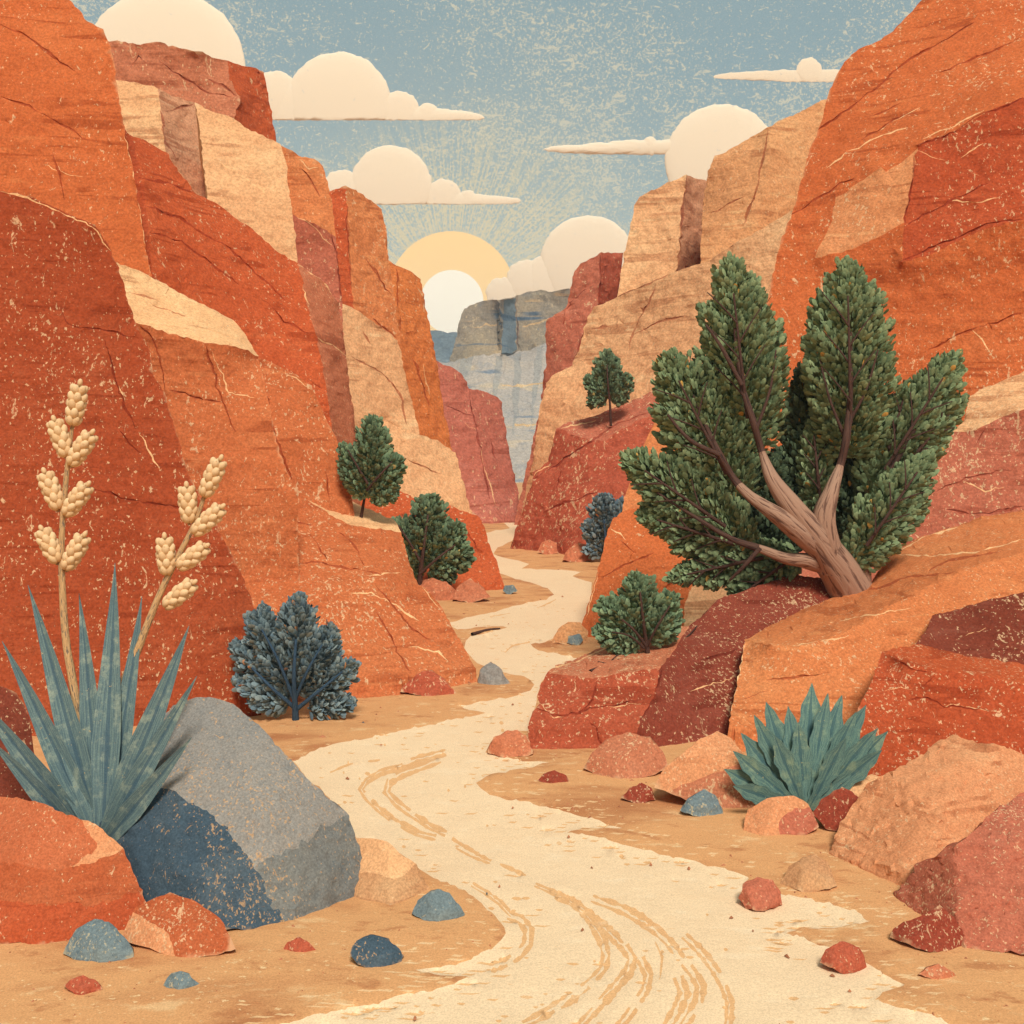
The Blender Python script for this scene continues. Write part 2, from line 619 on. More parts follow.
cliff('rock_cliff', 'orange block with a pale cream cap ledge, right of the dark rust slab',
      [('cream', [(116, 264, 15.6), (140, 271, 16.0), (152, 277, 16.2), (165, 285, 16.3), (200, 303, 16.6), (222, 314, 16.8), (233, 320, 16.9), (246, 336, 16.6),
                  (258, 356, 15.9), (248, 350, 15.6), (235, 346, 15.4), (205, 343, 15.1), (180, 336, 15.0), (150, 328, 14.9), (120, 318, 14.8), (100, 290, 15.0)]),
       ('soft orange', [(258, 356), (265, 385, 15.45), (272, 420, 15.15), (280, 452, 14.95), (290, 480, 14.8), (298, 490, 14.7), (300, None, 14.4), (110, None, 13.6), (100, 290),
                        (120, 318), (150, 328), (180, 336), (205, 343), (235, 346), (248, 350)])],
      (-0.75, 1, -0.1), 5, tilt=0.4, fleck=1.1,
      seams=[[(140, 326), (152, 338), (162, 360), (166, 392)], [(168, 390), (195, 396), (222, 402)], [(205, 343), (212, 368), (224, 405), (236, 432)],
             [(126, 292), (158, 300)], [(152, 305), (186, 316)]],
      highlights=[[(212, 352), (222, 375), (228, 392), (255, 398)]])

cliff('rock_cliff', 'salmon pillar beside the cream capped block, divided from it by a dark crack',
      [('soft orange', [(250, 350, 17.4), (258, 358, 17.3), (272, 363, 17.2), (285, 369, 17.2), (300, 377, 17.2), (312, 386, 17.2), (320, 405, 17.2), (330, 426, 17.1),
                        (338, 440, 17.0), (346, 468, 16.9), (351, 492, 16.8), (356, 520, 16.7), (358, None, 16.2), (270, None, 15.2), (262, 440, 16.3), (254, 400, 16.8)])],
      (-0.7, 1, -0.1), 5, tilt=0.4, fleck=1.3,
      seams=[[(259, 365), (264, 390), (272, 420), (282, 455), (292, 484)], [(325, 470), (330, 500)]],
      highlights=[[(257, 362), (263, 395), (275, 435)], [(286, 372), (300, 380), (312, 390)]])

cliff('rock_cliff', 'low orange buttress with a cream ledge, sloping down to the wash behind the blue shrub',
      [('cream', [(292, 486, 17.4), (305, 487, 17.6), (322, 490, 17.7), (342, 497, 17.7), (360, 505, 17.6), (380, 514, 17.4), (395, 521, 17.2),
                  (400, 531, 16.7), (380, 529, 16.3), (355, 526, 16.2), (330, 514, 16.3), (308, 500, 16.4)]),
       ('soft orange', [(180, 480, 15.6), (240, 480, 16.0), (292, 486), (308, 500), (330, 514), (355, 526), (380, 529), (400, 531), (406, 552, 16.2), (412, 570, 15.9), (418, 584, 15.6),
                        (402, 581, 15.3), (384, 579, 15.0), (352, 579, 14.8), (320, 590, 14.4), (290, 600, 14.2), (256, 606, 13.9), (180, 620, 13.6)]),
       ('soft orange', [(418, 584), (428, 592, 15.5), (440, 606, 15.2), (450, 624, 14.9), (462, 645, 14.6), (472, 662, 14.4), (482, 688, 13.9), (440, 692, 13.55),
                        (400, 694, 13.35), (340, 697, 13.1), (280, 703, 12.85), (220, None, 12.6), (180, None, 12.6), (180, 620), (256, 606), (290, 600), (320, 590), (352, 579), (384, 579), (402, 581)])],
      (-0.55, 1, -0.12), 5, step=4.5, tilt=0.35, fleck=1.5, strata=0.8,
      seams=[[(256, 517), (280, 520), (312, 525)], [(312, 535), (328, 560)], [(340, 530), (355, 548), (365, 565)], [(270, 566), (320, 562), (350, 568), (382, 574)],
             [(376, 585), (395, 610), (412, 628), (430, 640)], [(375, 612), (392, 640), (402, 660), (412, 674)]],
      highlights=[[(350, 594), (370, 592), (392, 604), (420, 622)], [(330, 505), (365, 516), (392, 524)], [(420, 586), (440, 610)], [(408, 646), (438, 652), (448, 662)], [(365, 575), (400, 572)]])

cliff('rock_cliff', 'deep red layered wall with a salmon right flank, above the cream capped block',
      [('deep red', [(118, 118, 20.2), (128, 133, 20.4), (133, 136, 20.5), (144, 190, 19.6), (150, 235, 19.0), (152, 290, 18.6), (130, 300, 18.6)]),
       ('red', [(133, 136), (150, 143, 20.8), (166, 152, 21.0), (180, 172, 21.0), (197, 193, 21.0), (218, 204, 21.3), (235, 217, 21.4),
                (256, 232, 21.6), (276, 250, 21.8), (298, 264, 22.0), (303, 280, 21.7), (308, 303, 21.4), (318, 344, 20.8), (326, 390, 20.3), (332, 424, 20.0), (338, None, 18.4), (150, None, 17.6),
                (152, 290), (150, 235), (144, 190)]),
       ('salmon', [(298, 264), (312, 274, 22.3), (326, 284, 22.6), (332, 295, 22.7), (339, 303, 22.9), (345, 345, 22.4), (350, 385, 22.0), (356, 430, 21.6),
                   (360, 465, 21.2), (364, None, 20), (338, None, 18.4), (332, 424), (326, 390), (318, 344), (308, 303), (303, 280)])],
      (-0.5, 1, -0.15), 6, tilt=0.45, fleck=0.9,
      seams=[[(140, 178), (168, 184), (192, 192)], [(146, 205), (180, 218), (200, 232), (230, 248), (258, 275), (285, 300)], [(150, 232), (180, 242), (205, 258), (240, 285)],
             [(262, 298), (285, 320), (312, 335)], [(308, 378), (322, 388)]],
      highlights=[[(168, 155), (182, 175), (198, 193)], [(298, 265), (324, 282), (338, 302)], [(304, 285), (310, 305)], [(316, 338), (334, 346), (348, 356)]])

cliff('rock_cliff', 'rosy red cliff top at the back of the left wall, under the large round cloud',
      [('rosy', [(96, 38, 38), (108, 40, 38), (124, 42, 38), (140, 44, 38), (158, 41, 38), (180, 48, 38), (196, 50, 38), (214, 58, 38.6), (228, 61, 39), (230, 80, 38.6),
                 (240, 99, 38.4), (232, 125, 38), (240, None, 36), (96, None, 36)]),
       ('red', [(228, 61), (246, 66, 40), (256, 68, 40.5), (264, 71, 41), (267, 90, 40.8), (271, 112, 40.6), (275, 140, 40.3), (284, None, 39), (240, None, 36), (232, 125), (240, 99), (230, 80)])],
      (-0.5, 1, -0.1), 10, step=5, tilt=0.4,
      seams=[[(160, 62), (178, 74), (205, 92), (232, 98)], [(130, 66), (138, 56), (146, 62)], [(163, 112), (180, 108), (194, 106)], [(208, 80), (222, 86), (238, 96)]],
      highlights=[[(224, 90), (240, 96)]])
cliff('rock_cliff', 'tan and brown corner block high on the left, beside the top left orange cliff',
      [('tan', [(100, 76, 33), (117, 80, 33), (138, 82, 33), (158, 88, 33), (161, 112, 32.6), (166, 153, 32.2), (172, None, 30), (100, None, 30)]),
       ('brown', [(158, 88), (175, 97, 33.8), (196, 104, 34.6), (201, 130, 34.2), (204, 160, 33.9), (208, 200, 33.5), (214, None, 31.4), (172, None, 30), (166, 153), (161, 112)])],
      (-0.34, 1, -0.1), 7, tilt=0.4, fleck=0.7,
      seams=[[(161, 112), (165, 140), (176, 160)], [(150, 126), (164, 126)], [(162, 112), (180, 107), (195, 104)]])
cliff('rock_cliff', 'broad tan block high in the middle of the left wall',
      [('tan', [(195, 103, 30), (212, 112, 30), (230, 116, 30), (245, 126, 30), (256, 133, 30), (270, 139, 30), (280, 144, 30), (286, 165, 29.8), (290, 200, 29.5), (296, 240, 29.2), (299, 270, 29),
                (306, None, 27.5), (206, None, 27), (208, 205, 28.6), (203, 160, 29.2), (200, 130, 29.6)])],
      (-0.27, 1, -0.1), 7, tilt=0.45, fleck=0.7,
      highlights=[[(206, 158), (220, 162), (235, 172), (252, 183), (268, 196)], [(256, 180), (266, 192)]])
cliff('rock_cliff', 'orange red block with a rose lower half, right of the broad tan block',
      [('pale orange', [(270, 141, 31), (296, 153, 31), (302, 158, 31), (314, 160, 31), (323, 166, 31), (327, 182, 30.8), (332, 210, 30.6), (336, 238, 30.4), (318, 226, 30.2), (282, 210, 30.6), (276, 190, 30.8)]),
       ('rose', [(282, 210), (318, 226), (336, 238), (339, 270, 30.2), (342, 305, 30), (350, None, 28), (290, None, 28.4), (286, 262, 30.2)])],
      (-0.21, 1, -0.1), 7, tilt=0.5, fleck=1.0,
      seams=[[(300, 168), (312, 182), (320, 198)], [(330, 230), (338, 262), (341, 300)]],
      highlights=[[(296, 216), (312, 226), (324, 238), (332, 246)], [(300, 160), (310, 170), (318, 168)]])
cliff('rock_cliff', 'orange pillar with a narrow dark red left edge, below the second cloud',
      [('red', [(326, 192, 36), (332, 190, 36), (345, 187, 36), (347, 210, 35.8), (348, 232, 35.6), (350, 270, 35.4), (354, 312, 35), (360, None, 33), (330, None, 33), (332, 300, 34.8), (330, 240, 35.4)]),
       ('pale orange', [(345, 187), (356, 190, 36.5), (366, 197, 36.8), (381, 208, 37.2), (385, 226, 37.0), (388, 248, 36.8), (391, 270, 36.6), (396, 305, 36.3), (401, 345, 36), (410, None, 34), (360, None, 33), (354, 312), (350, 270), (348, 232), (347, 210)])],
      (-0.15, 1, -0.1), 7, step=4, tilt=0.5, fleck=0.9,
      seams=[[(366, 260), (376, 272), (392, 296)], [(346, 206), (348, 240), (352, 290)], [(372, 318), (398, 338)]])
cliff('rock_cliff', 'bright orange pillar touching the rising sun at the end of the left wall',
      [('bright orange', [(386, 258, 43), (393, 264, 43), (404, 268, 43.3), (412, 273, 43.6), (421, 279, 44), (424, 298, 43.8), (429, 325, 43.5), (436, 358, 43.2), (441, 388, 43), (446, 416, 42.7), (452, 450, 42.4),
                          (458, None, 40), (392, None, 38), (390, 330, 41)])],
      (-0.11, 1, -0.1), 9, step=4, tilt=0.5,
      seams=[[(397, 268), (398, 296), (400, 330)], [(412, 355), (424, 388), (430, 405)]],
      highlights=[[(402, 310), (412, 318)], [(422, 365), (430, 395)]])
cliff('rock_cliff', 'tall tan buttress at the end of the left wall, above the dark green bushes',
      [('tan', [(336, 301, 32), (352, 308, 32.4), (368, 318, 32.8), (383, 328, 33.2), (398, 341, 33.6), (403, 365, 33.4), (410, 395, 33.2), (421, 434, 32.8), (400, 428, 32.4), (384, 420, 32.2),
                (366, 470, 30.6), (362, None, 29), (346, None, 28.5), (346, 450, 30.2), (340, 400, 30.8), (336, 350, 31.4)]),
       ('tan', [(384, 420), (400, 428), (421, 434), (438, 440, 33.4), (456, 453, 33.8), (461, 475, 33.4), (468, 500, 33.0), (475, 522, 32.6), (484, None, 31), (362, None, 29), (366, 470)])],
      (-0.14, 1, -0.1), 6, step=4.5, tilt=0.5, fleck=0.8,
      seams=[[(352, 358), (375, 368), (392, 382), (402, 402), (408, 425)], [(362, 330), (372, 345)], [(404, 457), (425, 466), (440, 474)]],
      highlights=[[(384, 421), (410, 432), (424, 437)]])
cliff('rock_cliff', 'dark orange rock step between the two green bushes on the left bank',
      [('red', [(340, 512, 27.2), (352, 502, 27.4), (363, 492, 27.6), (380, 490, 27.7), (400, 491, 27.7), (412, 497, 27.6), (428, 502, 27.4), (446, 504, 27.2), (462, 511, 27.0), (480, 518, 26.8), (486, 532, 26.4),
                (491, 548, 26.0), (499, 568, 25.5), (506, 589, 25.2), (470, 592, 24.6), (420, None, 24.4), (340, None, 24.2)])],
      (-0.12, 1, -0.1), 4, step=4, tilt=0.4, fleck=1.2,
      seams=[[(452, 515), (470, 535), (482, 560)]])
cliff('rock_cliff', 'mauve twin columned cliff at the far bend of the wash',
      [('mauve', [(430, 358, 60), (440, 363, 60), (452, 367, 60), (462, 374, 60), (470, 389, 60.2), (473, 412, 59.6), (478, 440, 59), (486, 478, 58), (496, 524, 56.4), (430, None, 56)]),
       ('mauve', [(470, 389), (484, 391, 61), (494, 396, 61.3), (501, 402, 61.6), (505, 428, 61.0), (511, 460, 60.2), (518, 490, 59.4), (523, 526, 58), (496, 524), (486, 478), (478, 440), (473, 412)])],
      (-0.03, 1, -0.1), 14, step=4, tilt=0.4, fleck=0.8,
      seams=[[(470, 390), (474, 418), (480, 448), (490, 500)], [(446, 405), (460, 411), (475, 418)], [(490, 440), (496, 460)]],
      highlights=[[(478, 440), (486, 470), (495, 505)], [(464, 424), (476, 430)]])

# ================================================================== FAR MESA
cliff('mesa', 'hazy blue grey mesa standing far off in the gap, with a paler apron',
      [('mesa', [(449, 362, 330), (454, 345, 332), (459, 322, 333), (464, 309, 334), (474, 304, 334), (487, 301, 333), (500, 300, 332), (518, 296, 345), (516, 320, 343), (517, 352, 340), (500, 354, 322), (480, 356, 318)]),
       ('mesa blue', [(500, 300), (508, 299, 336), (518, 296), (516, 320), (517, 352), (508, 354, 335), (500, 354), (500, 325, 328)]),  # blue strip coloured as a shadow down the cap
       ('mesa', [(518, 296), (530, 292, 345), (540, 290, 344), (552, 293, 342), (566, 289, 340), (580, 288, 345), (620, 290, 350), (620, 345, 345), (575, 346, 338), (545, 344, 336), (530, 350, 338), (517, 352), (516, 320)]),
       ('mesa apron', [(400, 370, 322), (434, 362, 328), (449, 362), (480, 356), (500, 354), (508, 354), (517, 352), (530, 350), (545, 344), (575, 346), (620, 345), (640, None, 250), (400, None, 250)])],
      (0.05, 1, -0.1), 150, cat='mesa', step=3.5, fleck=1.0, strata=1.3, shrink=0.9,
      paint=[('mesa blue', [(504, 301), (511, 299), (517, 298), (516, 320), (517, 350), (509, 354), (501, 353), (503, 330)]), ('mesa blue', [(558, 324), (580, 322), (590, 345), (556, 344)]),  # blue patches paint shadow on the cap, grey streaks paint ridge shading
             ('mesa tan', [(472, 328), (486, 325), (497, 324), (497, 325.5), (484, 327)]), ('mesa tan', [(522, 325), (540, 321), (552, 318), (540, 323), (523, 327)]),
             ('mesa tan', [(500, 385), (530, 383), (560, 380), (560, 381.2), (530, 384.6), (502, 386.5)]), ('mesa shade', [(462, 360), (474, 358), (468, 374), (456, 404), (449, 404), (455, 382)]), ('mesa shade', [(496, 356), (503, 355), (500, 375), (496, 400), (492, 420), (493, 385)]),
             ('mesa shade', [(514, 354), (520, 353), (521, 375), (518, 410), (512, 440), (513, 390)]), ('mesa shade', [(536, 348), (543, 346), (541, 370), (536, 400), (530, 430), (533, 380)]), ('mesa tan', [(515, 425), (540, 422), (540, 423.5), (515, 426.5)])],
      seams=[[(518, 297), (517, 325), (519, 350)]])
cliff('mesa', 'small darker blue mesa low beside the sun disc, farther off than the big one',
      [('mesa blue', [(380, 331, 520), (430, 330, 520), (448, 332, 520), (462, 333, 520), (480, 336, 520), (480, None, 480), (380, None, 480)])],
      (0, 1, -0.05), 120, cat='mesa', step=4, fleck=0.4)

# ================================================================== RIGHT WALL
cliff('rock_cliff', 'huge orange red cliff with sweeping bedding lines filling the top right corner',
      [('light orange', [(918, 148, 23.3), (905, 160, 23.4), (886, 172, 23.5), (880, 168, 23.5), (852, 188, 23.8), (836, 197, 24.0), (830, 225, 23.8), (815, 258, 23.6), (842, 252, 23.4), (868, 242, 23.2), (904, 222, 23.0), (909, 195, 23.1)]),
       ('deep red', [(918, 145, 23.3), (940, 138, 23.2), (962, 127, 23.0), (995, 108, 22.8), (1024, 97, 22.6), (1330, 60, 22.0), (1330, 180, 21.6), (1024, 219, 22.2), (985, 229, 22.4), (958, 240, 22.6),
                     (928, 256, 22.7), (902, 262, 22.8), (904, 222), (909, 195), (918, 148)]),
       ('orange', [(1330, -90, 25), (960, -50, 25.8), (925, -4, 25.8), (905, 18, 25.8), (893, 30, 25.8), (876, 43, 25.8), (862, 47, 25.8), (848, 58, 25.8), (838, 72, 25.6), (834, 82, 25.5), (826, 98, 25.3), (822, 118, 25.1),
                   (816, 134, 24.9), (808, 158, 24.7), (800, 190, 24.4), (791, 215, 24.2), (780, 242, 24.0), (774, 270, 23.8), (768, 298, 23.6), (760, 335, 23.4), (740, 420, 23), (740, None, 21.6), (1330, None, 20.5),
                   (1330, 180), (1024, 219), (985, 229), (958, 240), (928, 256), (902, 262), (904, 222), (868, 242), (842, 252), (815, 258), (830, 225), (836, 197), (852, 188), (880, 168), (886, 172), (905, 160), (918, 148),
                   (918, 145), (940, 138), (962, 127), (995, 108), (1024, 97), (1330, 60)])],
      RB, 10, step=6, tilt=-0.45, fleck=1.2, strata=1.0,
      seams=[[(816, 130), (850, 108), (875, 88), (905, 62), (950, 36), (975, 22)], [(942, 74), (970, 58), (1000, 46), (1024, 36)], [(788, 218), (815, 198), (842, 184), (855, 178)],
             [(906, 224), (940, 206), (990, 182)], [(900, 262), (940, 244), (985, 224), (1024, 218)], [(918, 145), (945, 136), (975, 118), (1024, 97)],
             [(868, 118), (900, 104)], [(860, 140), (885, 125), (915, 110)], [(928, 350), (970, 330), (1024, 312)], [(918, 148), (910, 190), (905, 222)]],
      highlights=[[(826, 168), (848, 152), (876, 138), (908, 128)], [(948, 200), (975, 204), (1000, 198)], [(918, 150), (932, 158), (945, 160)], [(874, 132), (900, 118), (920, 108)],
             [(922, 140), (950, 128), (985, 110)], [(962, 156), (985, 142)], [(966, 170), (980, 176)], [(970, 328), (982, 340), (992, 356)]])
cliff('rock_cliff', 'red rock shelf with a cream band on top, right of the big juniper',
      [('tan', [(1330, 325, 20.2), (1024, 372, 20.6), (995, 384, 20.6), (970, 396, 20.6), (963, 420, 20.3), (950, 432, 20.1), (976, 430, 19.8), (1000, 417, 19.7), (1024, 409, 19.5), (1330, 372, 19.2)]),
       ('rose', [(1330, 372), (1024, 409), (1000, 417), (976, 430), (950, 432), (940, 440, 20.0), (900, 462, 20.0), (820, 480, 20.0), (740, 500, 20.2), (740, None, 18.6), (1330, None, 17.6)])],
      RB, 5, step=5, tilt=-0.4, fleck=1.5,
      seams=[[(935, 492), (965, 478), (1005, 470)], [(975, 445), (985, 428)], [(870, 540), (885, 548), (894, 556)], [(940, 510), (980, 515), (1024, 505)]],
      highlights=[[(960, 480), (985, 492), (1005, 488)], [(968, 450), (985, 448)]])
cliff('rock_cliff', 'pale orange rock partly hidden by the left branches of the big juniper',
      [('pale orange', [(658, 412, 24), (690, 396, 24), (760, 380, 24), (790, 400, 24), (790, None, 21), (610, None, 21), (622, 505, 22.6), (640, 455, 23.4)])],
      (0.2, 1, -0.05), 4, step=5, tilt=-0.4, fleck=0.6)
cliff('rock_cliff', 'brown tan cliff behind the huge right cliff, rising to the upper right',
      [('brown tan', [(703, 200, 43.8), (708, 172, 43.8), (714, 156, 43.8), (726, 152, 43.8), (738, 145, 43.8), (755, 135, 43.8), (768, 128, 43.5), (772, 150, 43.0), (764, 190, 42.5), (752, 240, 42.0), (700, 280, 42.0)]),
       ('brown tan', [(768, 128), (785, 119, 44.2), (800, 112, 44.5), (825, 100, 45.0), (860, 90, 45.0), (860, None, 41.2), (700, None, 40.0), (700, 280), (752, 240), (764, 190), (772, 150)])],
      (0.21, 1, -0.05), 7, step=4.5, tilt=-0.5, fleck=0.8,
      seams=[[(768, 130), (762, 165), (755, 190), (745, 225)], [(710, 214), (730, 204), (745, 196)]])
cliff('rock_cliff', 'square tan block with its shaded right side painted brown, left of the brown tan cliff',
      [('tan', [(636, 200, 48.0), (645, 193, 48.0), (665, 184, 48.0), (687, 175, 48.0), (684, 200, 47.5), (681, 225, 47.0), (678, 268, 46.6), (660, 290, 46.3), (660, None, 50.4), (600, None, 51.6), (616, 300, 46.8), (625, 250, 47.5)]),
       ('brown', [(687, 175), (698, 179, 49.8), (709, 181, 51.0), (708, 210, 50.4), (706, 270, 49.2), (712, None, 50.4), (660, None, 50.4), (660, 290), (678, 268), (681, 225), (684, 200)])],  # brown paints the shade on the right side of the block
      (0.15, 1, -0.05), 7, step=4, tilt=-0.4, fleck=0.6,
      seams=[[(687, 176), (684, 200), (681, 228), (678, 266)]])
cliff('rock_cliff', 'long tan slope below the square tan block, behind the big juniper',
      [('tan', [(588, 316, 44.6), (594, 307, 44.5), (606, 302, 44.3), (617, 297, 44), (645, 284, 43), (678, 271, 42), (705, 262, 41.2), (738, 243, 40.4), (772, 222, 39.8), (800, 205, 39.5), (830, 190, 39.2), (830, None, 36), (660, None, 38.2),
                (600, 420, 42.3), (560, 440, 43.2), (545, 470, 43.2), (528, None, 42.6), (518, None, 43.6), (526, 490, 44), (534, 450, 44.2), (541, 405, 44.4), (547, 383, 44.6), (556, 373, 44.6), (572, 365, 44.6), (578, 352, 44.6), (583, 335, 44.6)])],
      (0.13, 1, -0.05), 5, step=4.5, tilt=-0.45, fleck=0.7,
      seams=[[(618, 297), (645, 285), (668, 275)], [(656, 284), (648, 302), (640, 318), (632, 336), (628, 348)], [(632, 336), (655, 324), (685, 315)], [(592, 330), (610, 326)]],
      highlights=[[(574, 362), (582, 340), (588, 318), (595, 306)]])
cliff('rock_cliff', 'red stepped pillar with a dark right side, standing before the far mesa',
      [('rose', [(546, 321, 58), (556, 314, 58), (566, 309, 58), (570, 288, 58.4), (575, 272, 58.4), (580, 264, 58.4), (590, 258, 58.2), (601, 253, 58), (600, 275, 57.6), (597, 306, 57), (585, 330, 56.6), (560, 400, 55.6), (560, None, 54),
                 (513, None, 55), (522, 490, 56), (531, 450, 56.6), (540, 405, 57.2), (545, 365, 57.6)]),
       ('brick', [(601, 253), (613, 252, 60), (623, 252, 61), (620, 280, 60.4), (614, 310, 60), (620, None, 57), (560, None, 54), (560, 400), (585, 330), (597, 306), (600, 275)])],  # brick darkens the right side, standing in for its shade
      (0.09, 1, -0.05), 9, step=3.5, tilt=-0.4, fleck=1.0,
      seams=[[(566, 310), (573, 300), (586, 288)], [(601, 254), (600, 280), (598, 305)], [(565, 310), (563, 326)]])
cliff('rock_cliff', 'brick red speckled block on the right bank with a small tree on its top',
      [('rose', [(556, 427, 38.6), (570, 421, 38.8), (590, 417, 39), (612, 409, 39.2), (636, 399, 39.3), (655, 391, 39.4), (680, 384, 39.4), (680, 410, 37.6), (650, 416, 37.4), (622, 428, 37.2), (604, 442, 37.2), (580, 438, 37.6)]),
       ('brick', [(556, 427), (580, 438), (604, 442), (622, 428), (650, 416), (680, 410), (680, None, 32), (590, None, 33), (552, None, 36.5), (510, 548, 38.4), (516, 530, 38.2), (525, 502, 38.2), (532, 482, 38.2), (534, 472, 38.4), (548, 462, 38.5), (552, 446, 38.5)])],
      (0.12, 1, -0.05), 5, step=4, tilt=-0.5, fleck=1.6,
      seams=[[(533, 478), (556, 466), (575, 452), (592, 440), (618, 424), (650, 412)], [(562, 470), (556, 492)], [(545, 510), (575, 500), (595, 492)]],
      highlights=[[(560, 428), (580, 424), (595, 420)], [(545, 505), (556, 515)], [(534, 474), (552, 464)]])
cliff('rock_cliff', 'orange block with a paler right face under the left branches of the big juniper',
      [('orange', [(608, 530, 19.6), (613, 518, 19.8), (625, 510, 20), (650, 504, 20), (700, 520, 19.6), (740, 560, 19.2), (712, 578, 18.8), (692, 588, 18.6), (684, 604, 18.4), (684, 630, 18.2), (660, None, 17.6), (600, 641, 17.7), (578, 636, 18.0),
                   (583, 620, 18.2), (588, 604, 18.4), (591, 590, 18.6), (600, 560, 19.0)]),
       ('tan', [(740, 560), (770, 560, 19.4), (770, None, 18.4), (660, None, 17.6), (684, 630), (684, 604), (692, 588), (712, 578)])],
      (0.13, 1, -0.1), 3.5, step=4, tilt=-0.4, fleck=0.7,
      seams=[[(602, 578), (625, 566), (655, 552)], [(660, 590), (685, 575)], [(620, 540), (632, 552), (628, 562)]],
      highlights=[[(611, 528), (626, 540)], [(585, 618), (590, 600), (598, 572)]])
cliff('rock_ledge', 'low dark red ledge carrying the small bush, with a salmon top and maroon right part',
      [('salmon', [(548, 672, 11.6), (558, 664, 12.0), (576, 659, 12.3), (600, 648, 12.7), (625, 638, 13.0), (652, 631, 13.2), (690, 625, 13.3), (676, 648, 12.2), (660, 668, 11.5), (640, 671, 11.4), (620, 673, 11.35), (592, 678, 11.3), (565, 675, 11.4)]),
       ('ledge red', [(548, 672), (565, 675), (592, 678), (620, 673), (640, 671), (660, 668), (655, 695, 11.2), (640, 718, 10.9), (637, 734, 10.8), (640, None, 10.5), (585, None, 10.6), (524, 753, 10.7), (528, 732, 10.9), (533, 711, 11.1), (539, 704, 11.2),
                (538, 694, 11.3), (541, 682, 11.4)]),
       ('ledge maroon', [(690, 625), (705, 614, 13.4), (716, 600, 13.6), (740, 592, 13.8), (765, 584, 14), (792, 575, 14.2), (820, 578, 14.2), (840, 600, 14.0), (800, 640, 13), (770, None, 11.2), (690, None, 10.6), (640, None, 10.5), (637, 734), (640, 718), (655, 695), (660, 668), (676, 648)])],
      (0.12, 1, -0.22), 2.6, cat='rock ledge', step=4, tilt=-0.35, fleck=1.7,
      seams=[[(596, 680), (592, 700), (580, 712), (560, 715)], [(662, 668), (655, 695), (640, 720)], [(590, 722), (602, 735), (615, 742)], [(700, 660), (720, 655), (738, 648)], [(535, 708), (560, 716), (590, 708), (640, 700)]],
      highlights=[[(540, 704), (555, 718), (572, 712)], [(560, 716), (600, 706), (640, 703)], [(552, 668), (580, 660), (610, 646)], [(690, 690), (720, 682), (735, 676)]])
cliff('rock_ledge', 'long orange slab ledge at the foot of the big juniper trunk',
      [('ledge orange', [(745, 640, 12.2), (768, 626, 12.9), (800, 610, 13.5), (845, 594, 14.0), (870, 582, 14.2), (882, 566, 14.6), (895, 551, 15), (920, 537, 15.4), (958, 526, 15.7), (985, 516, 15.9), (1024, 510, 16), (1330, 492, 16.2),
                         (1330, 535, 13.8), (1024, 552, 13.4), (960, 572, 12.9), (900, 600, 12.4), (850, 630, 11.9), (800, 647, 11.6), (770, 645, 11.7)]),
       ('ledge orange', [(745, 640), (770, 645), (800, 647), (850, 630), (900, 600), (960, 572), (1024, 552), (1330, 535), (1330, None, 9.6), (900, None, 10.2), (725, 752, 10.6), (730, 720, 11.0), (738, 680, 11.6)])],
      (0.35, 1, -0.15), 3.5, cat='rock ledge', step=4.5, tilt=-0.35, fleck=1.1,
      seams=[[(870, 590), (905, 578), (955, 572)], [(768, 680), (800, 676), (830, 672)], [(835, 570), (838, 560)], [(928, 570), (950, 560), (1000, 552)],
             [(770, 720), (790, 706)], [(742, 700), (770, 690)]],
      highlights=[[(895, 552), (922, 538), (958, 527)], [(895, 553), (930, 556), (975, 552), (1020, 540)], [(792, 646), (820, 640), (848, 636)], [(830, 622), (870, 615), (910, 608)], [(744, 645), (738, 675), (732, 710)]])
cliff('rock_ledge', 'maroon rock wedge at the right frame edge, above the dark red block',
      [('maroon', [(914, 646, 10.9), (926, 630, 11.2), (933, 616, 11.5), (950, 611, 11.6), (965, 607, 11.6), (990, 600, 11.5), (1024, 592, 11.4), (1330, 570, 11), (1330, None, 9.2), (914, None, 9.8)])],
      (0.45, 1, -0.16), 3, cat='rock ledge', step=4, tilt=-0.3, fleck=1.7, highlights=[[(965, 635), (985, 628)]])
cliff('rock_ledge', 'dark red block with a lighter top strip, right of the small agave',
      [('red', [(882, 652, 10.5), (893, 648, 10.6), (918, 644, 10.8), (960, 655, 10.6), (1024, 664, 10.3), (1330, 676, 9.8), (1330, 702, 9.2), (1024, 684, 9.7), (970, 673, 9.9), (935, 670, 9.95), (905, 662, 10.1)]),
       ('deep red', [(882, 652), (905, 662), (935, 670), (970, 673), (1024, 684), (1330, 702), (1330, None, 8.2), (900, None, 9.1), (858, None, 9.4), (858, 708, 9.8), (868, 690, 10.0), (876, 670, 10.2)])],
      (0.42, 1, -0.22), 3, cat='rock ledge', step=4, tilt=-0.2, fleck=1.2,
      seams=[[(905, 700), (925, 698), (945, 706), (990, 710)], [(895, 655), (910, 668), (930, 672)], [(918, 690), (935, 676)]],
      highlights=[[(885, 692), (900, 688), (912, 690)], [(945, 705), (975, 708), (1000, 712)]])

